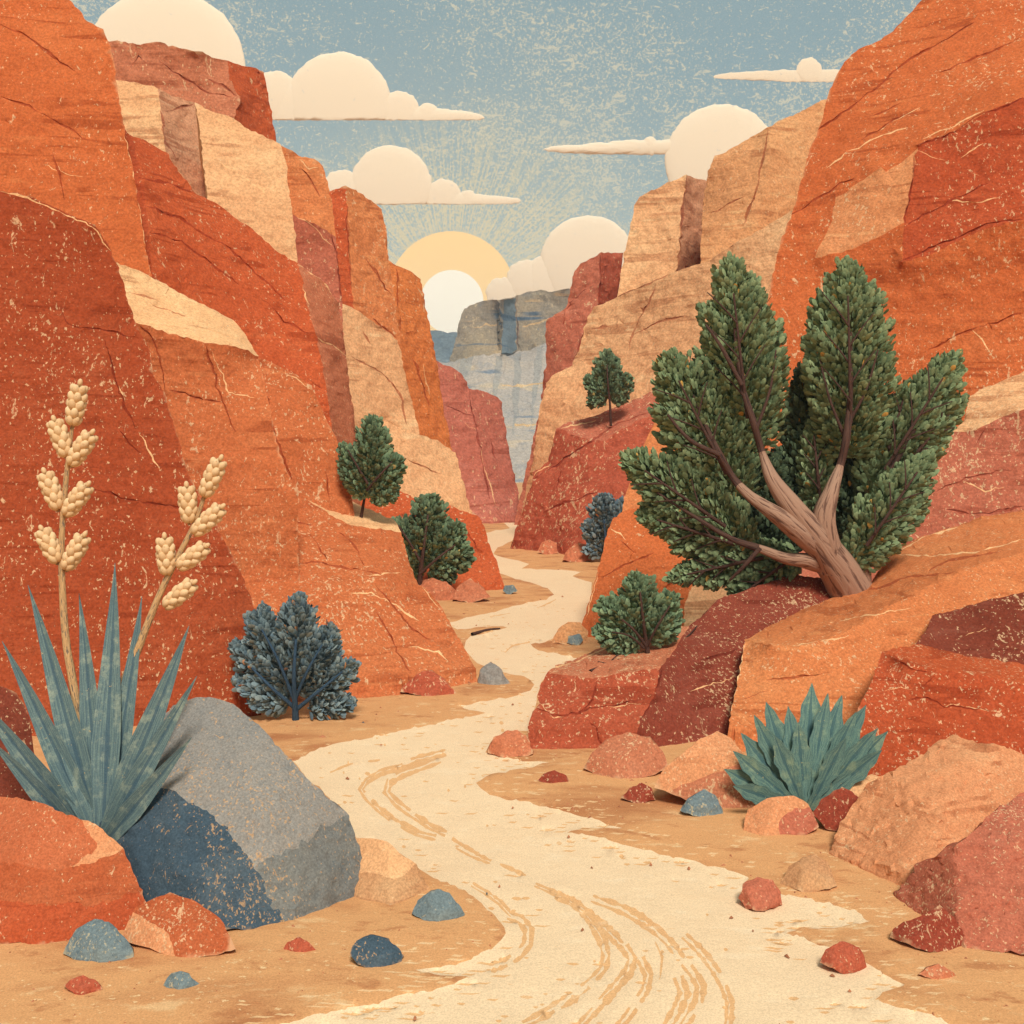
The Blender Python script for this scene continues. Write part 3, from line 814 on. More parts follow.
# ================================================================== BOULDERS AND STONES
stone('boulder', 'big peach boulder with a steep left edge at the lower right',
      [(830, 868), (828, 852), (834, 838), (841, 822), (850, 808), (862, 792), (866, 782), (885, 774), (905, 766), (925, 750), (938, 741), (955, 735), (972, 741), (1000, 744), (1024, 754), (1070, 790), (1090, 850), (1080, 925), (900, 925), (888, 903), (866, 889), (840, 882)],
      'peach', t=2.0, cat='boulder', base=900, amp=1.4, planes=12, fleck=1.2, step=3.6, tilt=-0.9, strata=1.0)
stone('boulder', 'rose red boulder at the right frame edge, in front of the peach boulder',
      [(892, 905), (894, 892), (905, 882), (914, 872), (915, 866), (935, 856), (942, 847), (960, 840), (978, 826), (985, 816), (1000, 806), (1024, 790), (1060, 770), (1120, 780), (1140, 860), (1130, 948), (1024, 948), (960, 946), (900, 936)],
      'rose', t=1.6, cat='boulder', base=946, amp=1.4, planes=10, fleck=1.6, step=4, seed=3, highlights=())
stone('boulder', 'large blue grey boulder with its lower left shade painted navy, beside the tall agave',
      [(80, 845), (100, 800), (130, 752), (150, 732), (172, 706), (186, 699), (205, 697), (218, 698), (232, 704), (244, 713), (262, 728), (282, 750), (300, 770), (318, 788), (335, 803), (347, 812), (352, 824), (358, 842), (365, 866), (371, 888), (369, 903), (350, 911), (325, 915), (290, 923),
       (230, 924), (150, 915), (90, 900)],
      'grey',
      regions=[('navy', [(60, 940), (60, 830), (105, 795), (146, 783), (155, 786), (165, 789), (180, 793), (184, 800), (200, 806), (210, 814), (220, 822), (228, 828), (236, 842), (250, 857), (257, 868), (262, 878), (266, 890), (272, 903), (283, 910), (284, 940)]),  # navy puts the shade of the lower left face into the colour
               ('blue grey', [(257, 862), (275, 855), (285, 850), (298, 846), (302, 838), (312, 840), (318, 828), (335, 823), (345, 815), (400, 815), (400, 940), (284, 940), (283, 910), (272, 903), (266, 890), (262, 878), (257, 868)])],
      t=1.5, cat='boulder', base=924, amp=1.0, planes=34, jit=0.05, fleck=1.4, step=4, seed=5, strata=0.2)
stone('boulder', 'flat topped orange boulder in the lower left corner under the tall agave',
      [(-80, 790), (0, 797), (22, 799), (48, 805), (72, 815), (100, 826), (113, 837), (124, 850), (133, 872), (140, 886), (147, 902), (140, 915), (128, 926), (105, 934), (70, 938), (0, 938), (-80, 938)],
      'clay orange',
      regions=[('clay top', [(-90, 780), (0, 790), (30, 795), (72, 808), (100, 820), (78, 816), (90, 835), (98, 848), (70, 868), (55, 868), (25, 866), (0, 862), (-90, 860)]),
               ('peach', [(78, 816), (100, 820), (116, 830), (124, 848), (112, 856), (90, 862), (70, 868), (98, 848), (90, 835)]),
               ('deep red', [(-90, 902), (0, 902), (40, 904), (75, 902), (90, 907), (120, 898), (145, 888), (160, 900), (140, 945), (-90, 945)])],
      t=0.9, cat='boulder', base=938, amp=1.0, planes=8, fleck=0.9, step=4, seed=2)
stone('rock', 'maroon rock standing in for shadow behind the tall agave at the left frame edge',
      [(-60, 690), (0, 686), (14, 690), (24, 705), (30, 720), (36, 760), (40, 812), (38, 830), (-60, 830)], 'maroon', t=0.5, base=850, seed=9, step=4)  # maroon also fills in the shadow above the red rock

S = 'stones scattered along the wash'
stone('rock', 'orange rock with a pale left face, right of the flat topped boulder',
      [(122, 940), (128, 920), (135, 907), (155, 898), (171, 891), (190, 898), (206, 907), (220, 917), (227, 930), (235, 947), (215, 951), (185, 955), (150, 946)], 'clay orange',
      regions=[('peach', [(115, 945), (125, 925), (133, 912), (150, 922), (166, 930), (172, 942), (178, 960), (120, 960)])], group=S, seed=1)
stone('rock', 'tan rock half hidden behind the right edge of the blue grey boulder',
      [(340, 850), (352, 838), (372, 838), (388, 842), (404, 856), (416, 864), (424, 878), (429, 887), (425, 898), (405, 903), (370, 903), (345, 900)], 'tan',
      regions=[('low brown', [(340, 905), (340, 870), (370, 872), (390, 878), (402, 876), (420, 860), (440, 880), (430, 910)])], group=S, base=900, t=0.5, fleck=0.4)
stone('rock', 'speckled blue rock in front of the flat topped orange boulder',
      [(64, 952), (70, 940), (76, 930), (95, 918), (112, 924), (124, 936), (134, 948), (135, 955), (105, 959), (80, 957)], 'blue stone', group=S, seed=2, fleck=1.3)
stone('rock', 'small flat red chip at the lower left corner of the sand', [(64, 986), (72, 979), (84, 975), (94, 979), (102, 988), (80, 990)], 'brick', group=S)
stone('rock', 'small blue stone lowest on the left sand, right of the red chip', [(164, 984), (170, 974), (180, 970), (190, 974), (200, 984), (192, 990), (172, 990)], 'blue stone', group=S, seed=4)
stone('rock', 'small red stone in front of the blue grey boulder', [(282, 950), (288, 941), (298, 937), (310, 942), (318, 951), (300, 953)], 'brick', group=S, seed=6)
stone('rock', 'dark blue lumpy rock on the sand, right of the small red stone', [(350, 955), (353, 944), (362, 937), (371, 934), (388, 939), (396, 945), (405, 955), (400, 961), (378, 964), (358, 961)], 'navy', group=S, seed=8, fleck=1.4)
stone('rock', 'rounded blue grey rock on the inside bend of the sand, right of the tan rock', [(411, 913), (417, 900), (428, 892), (440, 889), (449, 893), (457, 903), (465, 913), (461, 918), (430, 919)], 'blue stone', group=S, seed=3)
stone('rock', 'small dark red stone in the middle of the sand, left of centre bank', [(538, 780), (544, 773), (554, 770), (566, 775), (569, 781), (552, 783)], 'dark red', group=S, seed=3)
stone('rock', 'dark red stone just left of the two tone pink rock', [(621, 797), (630, 788), (642, 782), (652, 788), (656, 798), (640, 801)], 'dark red', group=S, seed=5)
stone('rock', 'blue stone beside the two tone pink rock on the right bank', [(680, 810), (687, 799), (703, 788), (716, 796), (723, 812), (702, 815)], 'blue stone', group=S, seed=7)
stone('rock', 'salmon rock in front of the small agave', [(742, 830), (748, 810), (768, 798), (793, 795), (808, 804), (818, 826), (800, 833), (765, 833)], 'peach',
      regions=[('rose', [(780, 840), (778, 822), (795, 808), (815, 806), (830, 840)])], group=S, seed=5)
stone('rock', 'dark maroon cube shaped rock right of the small agave foot', [(811, 813), (821, 799), (842, 787), (852, 792), (864, 800), (856, 818), (846, 829), (826, 826)], 'dark red', group=S, seed=8, planes=5, fleck=1.3)
stone('rock', 'tan rock tucked between the small agave and the peach boulder', [(838, 800), (850, 782), (872, 774), (895, 780), (900, 815), (860, 820)], 'tan', group=S, base=818, t=0.4)
stone('rock', 'rose stone standing alone on the pale wash right of centre', [(738, 898), (743, 884), (757, 877), (773, 880), (780, 890), (782, 902), (765, 905), (746, 904)], 'rose', group=S, seed=2)
stone('rock', 'brick red stone on the pale wash at lower right', [(818, 962), (824, 950), (842, 940), (858, 947), (864, 957), (867, 967), (845, 969)], 'brick', group=S, seed=11)
stone('rock', 'flat peach chip on the sand at the lower right corner', [(918, 973), (928, 966), (938, 963), (950, 969), (956, 975), (938, 979)], 'salmon', group=S)
stone('rock', 'low brown rock against the left foot of the peach boulder', [(780, 884), (788, 866), (802, 857), (815, 854), (828, 862), (836, 884), (810, 889)], 'low brown', group=S, t=0.35, fleck=0.3)
stone('rock', 'dark red rock wedged at the foot of the rose boulder', [(890, 937), (893, 928), (903, 921), (925, 914), (940, 905), (954, 917), (963, 930), (968, 945), (930, 947)], 'dark red', group=S, seed=4, planes=7, t=0.28, base=950)
stone('rock', 'mauve pink rock against the front of the dark red ledge', [(583, 767), (592, 752), (605, 740), (628, 732), (650, 738), (662, 750), (669, 768), (640, 777), (600, 775)], 'rosy', group=S, seed=3, planes=6, t=0.5)
stone('rock', 'two tone pink rock with a pale upper face, left of the small agave', [(654, 787), (662, 772), (675, 758), (695, 742), (716, 730), (732, 738), (744, 755), (756, 770), (764, 800), (735, 808), (690, 800)], 'rosy',
      regions=[('peach', [(640, 800), (655, 765), (690, 730), (720, 720), (750, 755), (735, 765), (700, 778), (672, 788)])], group=S, seed=2, planes=7)
stone('rock', 'small pink rock left of the dark red ledge', [(487, 752), (494, 738), (505, 731), (518, 729), (528, 736), (533, 753), (510, 756)], 'salmon', group=S, seed=2)
stone('rock', 'dark rose rock at the foot of the orange buttress on the left bank', [(400, 691), (410, 679), (422, 671), (432, 671), (445, 680), (458, 694), (430, 695)], 'brick', group=S, seed=4)
stone('rock', 'pale grey rock at the right end of the orange buttress', [(478, 682), (481, 668), (490, 662), (499, 667), (510, 683), (492, 685)], 'grey', group=S, fleck=0.3)
stone('rock', 'round pink rock at the foot of the brick red block, left one', [(538, 551), (542, 542), (549, 539), (556, 543), (558, 552), (548, 554)], 'salmon', group=S, step=1.5)
stone('rock', 'wider pink rock by the far blue bush', [(562, 559), (568, 548), (578, 542), (588, 545), (594, 560), (578, 562)], 'salmon', group=S, step=1.5)
stone('rock', 'pink rock under the middle green bush', [(416, 590), (421, 580), (432, 578), (446, 582), (458, 592), (455, 600), (430, 600)], 'salmon', group=S, step=1.6)
stone('rock', 'pointed two tone red rock right of the middle green bush', [(452, 599), (459, 584), (470, 578), (480, 585), (490, 597), (470, 602)], 'rosy', group=S, step=1.6, seed=4)
stone('rock', 'tan rock at the foot of the orange block by the wash', [(552, 641), (558, 628), (568, 621), (580, 622), (588, 632), (588, 642), (570, 643)], 'brown tan', group=S, step=1.6)
stone('rock', 'tiny grey stone right of the tan rock by the wash', [(566, 642), (569, 635), (578, 634), (584, 640), (578, 644)], 'blue stone', group=S, step=1.4)
stone('rock', 'tiny blue grey stone at the foot of the dark orange rock step', [(503, 592), (506, 586), (514, 586), (518, 591), (510, 594)], 'blue stone', group=S, step=1.4)

# ================================================================== GROUND AND WASH
def sand_mat(name, rgb, dark, light, patch=0.5, fl=0.6):
    m, n, b = new_mat(name)
    base, dk, lt = sc3(lin(rgb), 0.92), sc3(lin(dark), 0.92), sc3(lin(light), 0.92)
    tc = n.n('ShaderNodeTexCoord').outputs['Object']
    # plan-view patches, drawn out across the wash
    f1 = n.noise(n.mapping(tc, (0.55, 1.0, 1.0)), 0.9, 5, 0.6, 0.4)
    f2 = n.noise(n.mapping(tc, (0.5, 1.0, 1.0), loc=(3, 7, 1)), 5.5, 4, 0.65)
    c = n.mix(n.ramp(f1, 0.50, 0.68, 0, patch), base, dk)
    c = n.mix(n.ramp(f2, 0.56, 0.70, 0, patch * 0.8), c, dk)
    c = n.mix(n.ramp(f2, 0.44, 0.30, 0, 0.5), c, lt)
    sp = n.noise(n.mapping(tc, (0.6, 1, 1), loc=(5, 5, 5)), 26.0, 3, 0.7)
    reg = n.ramp(n.noise(n.mapping(tc, loc=(2, 1, 8)), 1.6, 3), 0.4, 0.65)
    spm = n.ramp(n.math('ADD', sp, n.math('MULTIPLY', reg, 0.07)), 0.68, 0.72, 0, fl)
    c = n.mix(spm, c, lt)
    dsp = n.noise(n.mapping(tc, (0.5, 1, 1), loc=(8, 2, 5)), 20.0, 2, 0.6)
    c = n.mix(n.ramp(dsp, 0.70, 0.75, 0, 0.55), c, dk)
    g = n.noise(tc, 85.0, 3, 0.8)
    hs = n.n('ShaderNodeHueSaturation')
    n.l(c, hs.inputs['Color'])
    n.l(n.ramp(g, 0.25, 0.75, 0.80, 1.20), hs.inputs['Value'])
    n.l(hs.outputs['Color'], b.inputs['Base Color'])
    bump = n.n('ShaderNodeBump')
    bump.inputs['Strength'].default_value = 0.35
    bump.inputs['Distance'].default_value = 0.03
    n.l(n.math('ADD', f2, n.math('MULTIPLY', g, 0.3)), bump.inputs['Height'])
    n.l(bump.outputs['Normal'], b.inputs['Normal'])
    return m


M_SAND = sand_mat('ochre_sand', (222, 160, 102), (182, 114, 68), (242, 202, 146), 0.85, 0.9)  # dark brown patches also stand in for shadows on the banks
M_WASH = sand_mat('pale_wash_dust', (243, 209, 165), (232, 184, 132), (248, 220, 180), 0.14, 0.4)
M_RUT = sand_mat('rut_sand', (232, 178, 120), (216, 152, 96), (244, 208, 162), 0.3, 0.5)

M_DUST = sand_mat('blown_dust', (236, 190, 136), (222, 168, 112), (244, 212, 166), 0.3, 0.5)
WASH = [(504, 523), (514, 520), (522, 524), (517, 531), (513, 540), (498, 547), (494, 553), (512, 559), (529, 564), (522, 568), (545, 569), (566, 570), (580, 571), (572, 575), (580, 579), (592, 583), (590, 605),
        (580, 632), (560, 636), (545, 640), (529, 643), (538, 648), (556, 652), (580, 656), (552, 668), (541, 682), (538, 700), (530, 725), (512, 730), (492, 742), (486, 750), (500, 755), (525, 759), (548, 762), (530, 767),
        (500, 772), (484, 776), (477, 783), (486, 791), (508, 798), (530, 802), (556, 808), (575, 814), (600, 820), (622, 825), (600, 826), (566, 829), (590, 834), (615, 840), (650, 849), (690, 857), (720, 863), (748, 872), (742, 880),
        (768, 888), (795, 892), (830, 900), (852, 908), (872, 919), (840, 922), (800, 925), (784, 928), (806, 934), (828, 943), (848, 952), (868, 962), (890, 974), (905, 982), (880, 992), (872, 998), (892, 1006), (925, 1014),
        (958, 1025), (985, 1040), (1000, 1090), (180, 1090), (240, 1040), (282, 1024), (310, 1014), (340, 1008), (372, 1000), (400, 992), (430, 987), (452, 980), (470, 972), (440, 971), (416, 967), (440, 963), (466, 958),
        (488, 948), (502, 936), (504, 925), (496, 912), (482, 900), (464, 889), (446, 880), (428, 872), (400, 850), (360, 838), (330, 800), (306, 772), (292, 760), (320, 748), (350, 741), (385, 734), (420, 727), (452, 720), (486, 711),
        (470, 708), (456, 705), (480, 701), (510, 697), (530, 691), (534, 684), (524, 675), (506, 671), (482, 665), (470, 655), (464, 645), (470, 635), (500, 631), (508, 627), (480, 626), (456, 627), (446, 621), (470, 615),
        (500, 609), (522, 604), (545, 599), (554, 594), (548, 588), (530, 582), (512, 577), (500, 572), (496, 565), (492, 556), (489, 549), (486, 541), (484, 533), (496, 530), (510, 528)]
ISLES = [[(538, 590), (546, 592), (552, 594), (544, 596), (534, 594)]]


def rough_line(poly, amp=2.0, step=4.5):
    out = []
    for x, y in densify(poly, step):
        k = min(1.0, max(0.15, (y - 500) / 160.0))
        nz = noise.noise_vector(Vector((x * 0.21, y * 0.21, 1.7)))
        n2 = noise.noise_vector(Vector((x * 0.05, y * 0.05, 9.7)))
        out.append((x + (nz[0] * amp * 1.6 + n2[0] * amp * 2) * k, y + (nz[1] * amp + n2[1] * amp) * k * 0.9))
    return out


def dashes(line, w, rng, dash=(40, 120), gap=(2, 7)):
    ln = densify(line + line[::-1], 3)[: None]
    pts = []
    for i in range(len(line) - 1):
        a, b2 = line[i], line[i + 1]
        d = math.hypot(b2[0] - a[0], b2[1] - a[1]); m = max(1, int(d / 3))
        pts += [(a[0] + (b2[0] - a[0]) * j / m, a[1] + (b2[1] - a[1]) * j / m) for j in range(m)]
    pts.append(line[-1])
    out, i = [], 0
    while i < len(pts) - 3:
        k = int(rng.uniform(*dash) / 3)
        seg = pts[i:i + k]
        i += k + int(rng.uniform(*gap) / 3) + 1
        if len(seg) < 3: continue
        L, R = [], []
        off = rng.uniform(-0.3, 0.3) * w
        for j, p in enumerate(seg):
            a, c = seg[max(0, j - 1)], seg[min(len(seg) - 1, j + 1)]
            dx, dy = c[0] - a[0], c[1] - a[1]; d = math.hypot(dx, dy) or 1
            t = j / (len(seg) - 1)
            ww = w * (0.35 + 0.65 * math.sin(math.pi * min(1, max(0, 0.12 + 0.76 * t)))) * (0.85 + 0.9 * noise.noise(Vector((p[0] * .22, p[1] * .22, w))))
            L.append((p[0] - dy / d * (ww + off), p[1] + dx / d * (ww + off)))
            R.append((p[0] + dy / d * (ww - off), p[1] - dx / d * (ww - off)))
        out.append(L + R[::-1])
    return out


rng = random.Random(5)
RUT_LINES = [
    ([(446, 751), (420, 756), (400, 764), (380, 769), (367, 777), (361, 786), (368, 796), (380, 806), (396, 817), (416, 827), (436, 832)], 3.0),
    ([(440, 757), (416, 765), (402, 770), (389, 777), (386, 788), (396, 800), (414, 812), (430, 821), (446, 829)], 3.4),
    ([(452, 833), (466, 841), (480, 850), (494, 857), (512, 863), (526, 869)], 2.2), ([(456, 842), (470, 850), (490, 858)], 1.8),
    ([(472, 880), (486, 888), (500, 897), (512, 910)], 2.6), ([(508, 910), (520, 914), (528, 924), (527, 938), (519, 948), (506, 957), (490, 962)], 4.6),
    ([(535, 879), (550, 886), (566, 894), (582, 904), (594, 914), (606, 926), (617, 938), (628, 950)], 2.6),
    ([(556, 890), (574, 899), (587, 910), (594, 922), (602, 936), (606, 952), (603, 964), (594, 974), (580, 986), (562, 998), (544, 1008), (524, 1020)], 4.4),
    ([(582, 906), (600, 920), (613, 932), (625, 944), (633, 956), (629, 968), (618, 982), (604, 996), (590, 1010), (574, 1028), (560, 1044)], 4.8),
    ([(640, 956), (648, 972), (645, 988), (634, 1004), (620, 1022), (606, 1044)], 3.8),
    ([(592, 894), (608, 900), (626, 908), (642, 918), (656, 928), (668, 940), (680, 956), (692, 970), (700, 984), (698, 1000), (688, 1016), (676, 1036)], 4.2),
    ([(684, 934), (694, 944), (706, 956), (716, 970), (724, 984), (730, 1000), (729, 1018), (722, 1040)], 4.0),
    ([(655, 940), (662, 955), (660, 975), (652, 995)], 1.6), ([(678, 975), (684, 992), (676, 1010), (664, 1030)], 5.0),
    ([(530, 640), (512, 644), (505, 650), (515, 655)], 0.8), ([(556, 598), (540, 606), (520, 612)], 0.7), ([(330, 770), (350, 762), (380, 757)], 1.2),
    ([(490, 615), (510, 612)], 0.6), ([(575, 600), (570, 606)], 1.0),
]
ruts = []
for ln, w in RUT_LINES:
    if w > 2.4:                       # a wheel's two shoulders and the ridge between
        for o_ in (-1, 1):
            l2 = []
            for q in range(len(ln)):
                a_, c_ = ln[max(0, q - 1)], ln[min(len(ln) - 1, q + 1)]
                dx, dy = c_[0] - a_[0], c_[1] - a_[1]; dd = math.hypot(dx, dy) or 1
                l2.append((ln[q][0] - dy / dd * o_ * w * 0.75, ln[q][1] + dx / dd * o_ * w * 0.75))
            ruts += dashes(l2, w * (0.78 if o_ < 0 else 0.58), rng, (36, 120), (2, 7))
    else:
        ruts += dashes(ln, w, rng, (14, 50), (3, 12))
for k in range(150):                                     # stray ochre flecks lying in the dust
    x, y = rng.uniform(330, 880), rng.uniform(690, 1040)
    w = rng.uniform(1.5, 7) * (y - 560) / 400; h = rng.uniform(0.8, 2.0)
    p = [(x - w, y), (x - w * .4, y - h), (x + w * .5, y - h * .8), (x + w, y + h * .3), (x + w * .2, y + h), (x - w * .5, y + h * .7)]
    if all(in_poly(np.array(p), WASH)): ruts.append(p)
for k in range(2600):                                   # dust blown over the banks, sand tongues in the dust, close to the edge
    a = WASH[rng.randrange(len(WASH))]
    x, y = a[0] + rng.gauss(0, 26), a[1] + rng.gauss(0, 9)
    if not 600 < y < 1040 or not 0 < x < 1024: continue
    w = rng.uniform(3, 13) * (y - 540) / 420; h = rng.uniform(0.5, 1.3) * (y - 540) / 420 + 0.2
    p = [(x - w, y + h * .4), (x - w * .4, y - h), (x + w * .3, y - h * .4), (x + w, y - h * .6), (x + w * .3, y + h), (x - w * .5, y + h * .5)]
    io = in_poly(np.array(p), WASH)
    if io.all() or not io.any(): ruts.append(p)
    if len(ruts) > 700: break

GRD = [(-420, 521), (1444, 521), (1444, 1110), (-420, 1110)]
wash_poly = rough_line(WASH)
v2, gf, gi = cdt_sheet(ruts + [wash_poly, GRD], 7.0)
nr = len(ruts)
cg = v2[gf].mean(1)
inw = in_poly(cg, wash_poly)
isle = np.zeros(len(gf), bool)


def gz(x, y):
    return 0.035 * noise.noise(Vector((x * 0.9, y * 0.55, 0.3))) + 0.012 * noise.noise(Vector((x * 4, y * 3, 1.3))) - 0.01


gp = [P(x, y, Yg(y)) for x, y in v2]
gp = [Vector((p.x, p.y, gz(p.x, p.y))) for p in gp]
# worn tracks lie a little below the dust, the dust a little below the banks
low = np.zeros(len(v2)); cnt = np.ones(len(v2))
for f, k, iw in zip(gf, gi, inw):
    d = 0.0 if not iw else (-0.030 if k < nr else -0.018)
    for a in f:
        low[a] += d; cnt[a] += 1
for i in range(len(gp)):
    gp[i].z += low[i] / cnt[i]
orient = []
for f in gf:
    a, b2, c = v2[f[0]], v2[f[1]], v2[f[2]]
    orient.append(tuple(f) if (b2[0] - a[0]) * (c[1] - a[1]) - (b2[1] - a[1]) * (c[0] - a[0]) < 0 else (f[0], f[2], f[1]))


def sub_mesh(name, mask, mats, fm, kind):
    fs = [orient[i] for i in np.nonzero(mask)[0]]
    used = sorted({a for f in fs for a in f})
    rem = {a: i for i, a in enumerate(used)}
    o = link_mesh(name, [gp[a] for a in used], [tuple(rem[a] for a in f) for f in fs], mats, fm)
    o['kind'] = kind
    return o


sub_mesh('path', inw, [M_WASH, M_RUT], [1 if gi[i] < nr else 0 for i in np.nonzero(inw)[0]], 'structure')
sub_mesh('ground', ~inw, [M_SAND, M_DUST], [1 if gi[i] < nr else 0 for i in np.nonzero(~inw)[0]], 'structure')
# the plain the canyon is cut in, out to the horizon
R_ = [0, 30, 80, 200, 600, 2000, 9000]
tv, tf = [], []
for i, r in enumerate(R_):
    for k in range(32):
        a = 2 * math.pi * k / 32
        tv.append((r * math.cos(a), 20 + r * math.sin(a), -0.16 - 0.00002 * r))
for i in range(len(R_) - 1):
    for k in range(32):
        a, b2 = i * 32 + k, i * 32 + (k + 1) % 32
        tf.append((a, b2, b2 + 32, a + 32) if i else (a, b2 + 32, a + 32))
link_mesh('terrain', tv, [f[::-1] for f in tf], [M_SAND])['kind'] = 'structure'

# pebbles and grit nobody could count
gv, gfc = [], []
rng = random.Random(21)
for k in range(900):
    py = 560 + 470 * rng.random() ** 0.8
    px = rng.uniform(-10, 1034)
    inside = in_poly(np.array([[px, py]]), WASH)[0]
    if inside and rng.random() < 0.9: continue
    Y = Yg(py); c = P(px, py, Y); c.z = gz(c.x, c.y)
    s = rng.uniform(0.6, 2.0) * Y / 1000 * (1.5 if rng.random() < 0.12 else 1.0)
    o = len(gv); ax = s * rng.uniform(1.0, 2.2); rot = rng.uniform(0, 3.14)
    for (a, b2, h) in ((1, 0, 0), (.5, .8, .1), (-.6, .7, 0), (-1, 0, .1), (-.4, -.8, 0), (.6, -.7, .1)):
        q = Vector((a * ax, b2 * s, 0)); q.rotate(__import__('mathutils').Euler((0, 0, rot)))
        gv.append((c.x + q.x, c.y + q.y, c.z - 0.01 + h * s))
    gv.append((c.x, c.y, c.z + s * 0.7))
    for j in range(6):
        gfc.append((o + j, o + (j + 1) % 6, o + 6))
M_GRIT, gn, gb = new_mat('grit')
rnd = gn.n('ShaderNodeNewGeometry').outputs['Random Per Island']
gc = gn.mix(gn.ramp(rnd, 0.3, 0.4), sc3(lin((170, 108, 74)), ALB), sc3(lin((196, 126, 86)), ALB))
gc = gn.mix(gn.ramp(rnd, 0.94, 0.95), gc, sc3(lin((104, 110, 108)), ALB))
gn.l(gc, gb.inputs['Base Color'])
tag(link_mesh('gravel', gv, gfc, [M_GRIT], smooth=False), 'fine dark grit strewn over the sand banks', 'gravel', kind='stuff')

# ================================================================== PLANTS
def leaf_mat(name, mid, dark, light, gold=None, rough=0.75):
    m, n, b = new_mat(name, rough, 0.15)
    g = n.n('ShaderNodeNewGeometry').outputs['Random Per Island']
    c = n.mix(n.ramp(g, 0.05, 0.45), lin(dark), lin(mid))
    c = n.mix(n.ramp(g, 0.60, 0.97), c, lin(light))
    if gold:
        wn = n.n('ShaderNodeTexWhiteNoise', noise_dimensions='1D')
        n.l(g, wn.inputs['W'])
        c = n.mix(n.ramp(wn.outputs['Value'], 0.988, 0.99), c, lin(gold))
    tc = n.n('ShaderNodeTexCoord').outputs['Object']
    f = n.noise(tc, 60.0, 3, 0.7)
    hs = n.n('ShaderNodeHueSaturation')
    n.l(c, hs.inputs['Color']); n.l(n.ramp(f, 0.3, 0.7, 0.82, 1.18), hs.inputs['Value'])
    n.l(hs.outputs['Color'], b.inputs['Base Color'])
    return m


def bark_mat(name, rgb, dark):
    m, n, b = new_mat(name, 0.9, 0.1)
    tc = n.n('ShaderNodeTexCoord').outputs['UV']
    f = n.noise(n.mapping(tc, (9.0, 1.6, 1.0)), 2.0, 4, 0.6, 0.5)
    f2 = n.noise(n.mapping(tc, (16.0, 2.0, 1.0), loc=(3, 1, 0)), 3.0, 3, 0.6)
    base, dk = lin(rgb), lin(dark)
    c = n.mix(n.ramp(f, 0.52, 0.62, 0, 0.85), base, dk)
    c = n.mix(n.ramp(f2, 0.58, 0.7, 0, 0.5), c, [min(1, v * 1.35) for v in base])
    n.l(c, b.inputs['Base Color'])
    bump = n.n('ShaderNodeBump')
    bump.inputs['Strength'].default_value = 0.8; bump.inputs['Distance'].default_value = 0.03
    n.l(f, bump.inputs['Height']); bump.invert = True
    n.l(bump.outputs['Normal'], b.inputs['Normal'])
    return m


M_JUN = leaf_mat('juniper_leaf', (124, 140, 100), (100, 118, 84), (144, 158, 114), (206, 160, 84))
M_JUND = leaf_mat('shaded_juniper_leaf', (86, 102, 76), (64, 80, 62), (108, 122, 90), (206, 150, 70))  # darker leaf copy that paints shade into the inner crown
M_BUSH = leaf_mat('bush_leaf', (118, 138, 104), (98, 118, 90), (136, 154, 114), (190, 170, 104))
M_BLUE = leaf_mat('blue_shrub_leaf', (118, 136, 140), (92, 112, 122), (144, 156, 152), (214, 150, 100))
M_BARK = bark_mat('juniper_bark', (164, 128, 106), (92, 64, 54))
M_TWIG = bark_mat('dark_twig_bark', (92, 66, 56), (50, 40, 40))
M_BTWIG = bark_mat('blue_twig_bark', (66, 88, 108), (40, 60, 80))


def tube(path, radii, segs=9, gnarl=0.0, seed=0):
    """swept limb; returns verts, faces, uvs per loop"""
    V, Fc, UV = [], [], []
    k = len(path)
    length = 0
    up = Vector((0, 1, 0))
    for i, p in enumerate(path):
        t = (path[min(k - 1, i + 1)] - path[max(0, i - 1)]).normalized()
        a = t.cross(up)
        if a.length < 1e-3: a = t.cross(Vector((1, 0, 0)))
        a.normalize(); b2 = t.cross(a).normalized()
        if i: length += (p - path[i - 1]).length
        for j in range(segs):
            an = 2 * math.pi * j / segs
            rr = radii[i] * (1 + gnarl * noise.noise(Vector((math.cos(an) * 2.2, math.sin(an) * 2.2, length * 1.1 / max(radii[0], 1e-3) * .3 + seed))))
            V.append(p + a * math.cos(an) * rr + b2 * math.sin(an) * rr)
            UV.append((j / segs, length / (radii[0] * 6.3)))
    for i in range(k - 1):
        for j in range(segs):
            q = (i * segs + j, i * segs + (j + 1) % segs, (i + 1) * segs + (j + 1) % segs, (i + 1) * segs + j)
            Fc.append(q)
    V.append(path[-1] + (path[-1] - path[-2]).normalized() * radii[-1]); UV.append((0.5, length / (radii[0] * 6.3)))
    for j in range(segs):
        Fc.append(((k - 1) * segs + j, (k - 1) * segs + (j + 1) % segs, len(V) - 1))
    return V, Fc, UV


def smooth_path(pts, n=6):
    """Catmull-Rom through (Vector, radius)"""
    P_, R2 = [], []
    k = len(pts)
    for i in range(k - 1):
        p0, p1, p2, p3 = pts[max(0, i - 1)], pts[i], pts[i + 1], pts[min(k - 1, i + 2)]
        for j in range(n):
            t = j / n
            q = 0.5 * ((2 * p1[0]) + (p2[0] - p0[0]) * t + (2 * p0[0] - 5 * p1[0] + 4 * p2[0] - p3[0]) * t * t + (3 * p1[0] - p0[0] - 3 * p2[0] + p3[0]) * t ** 3)
            P_.append(q); R2.append(p1[1] + (p2[1] - p1[1]) * t)
    P_.append(pts[-1][0]); R2.append(pts[-1][1])
    return P_, R2


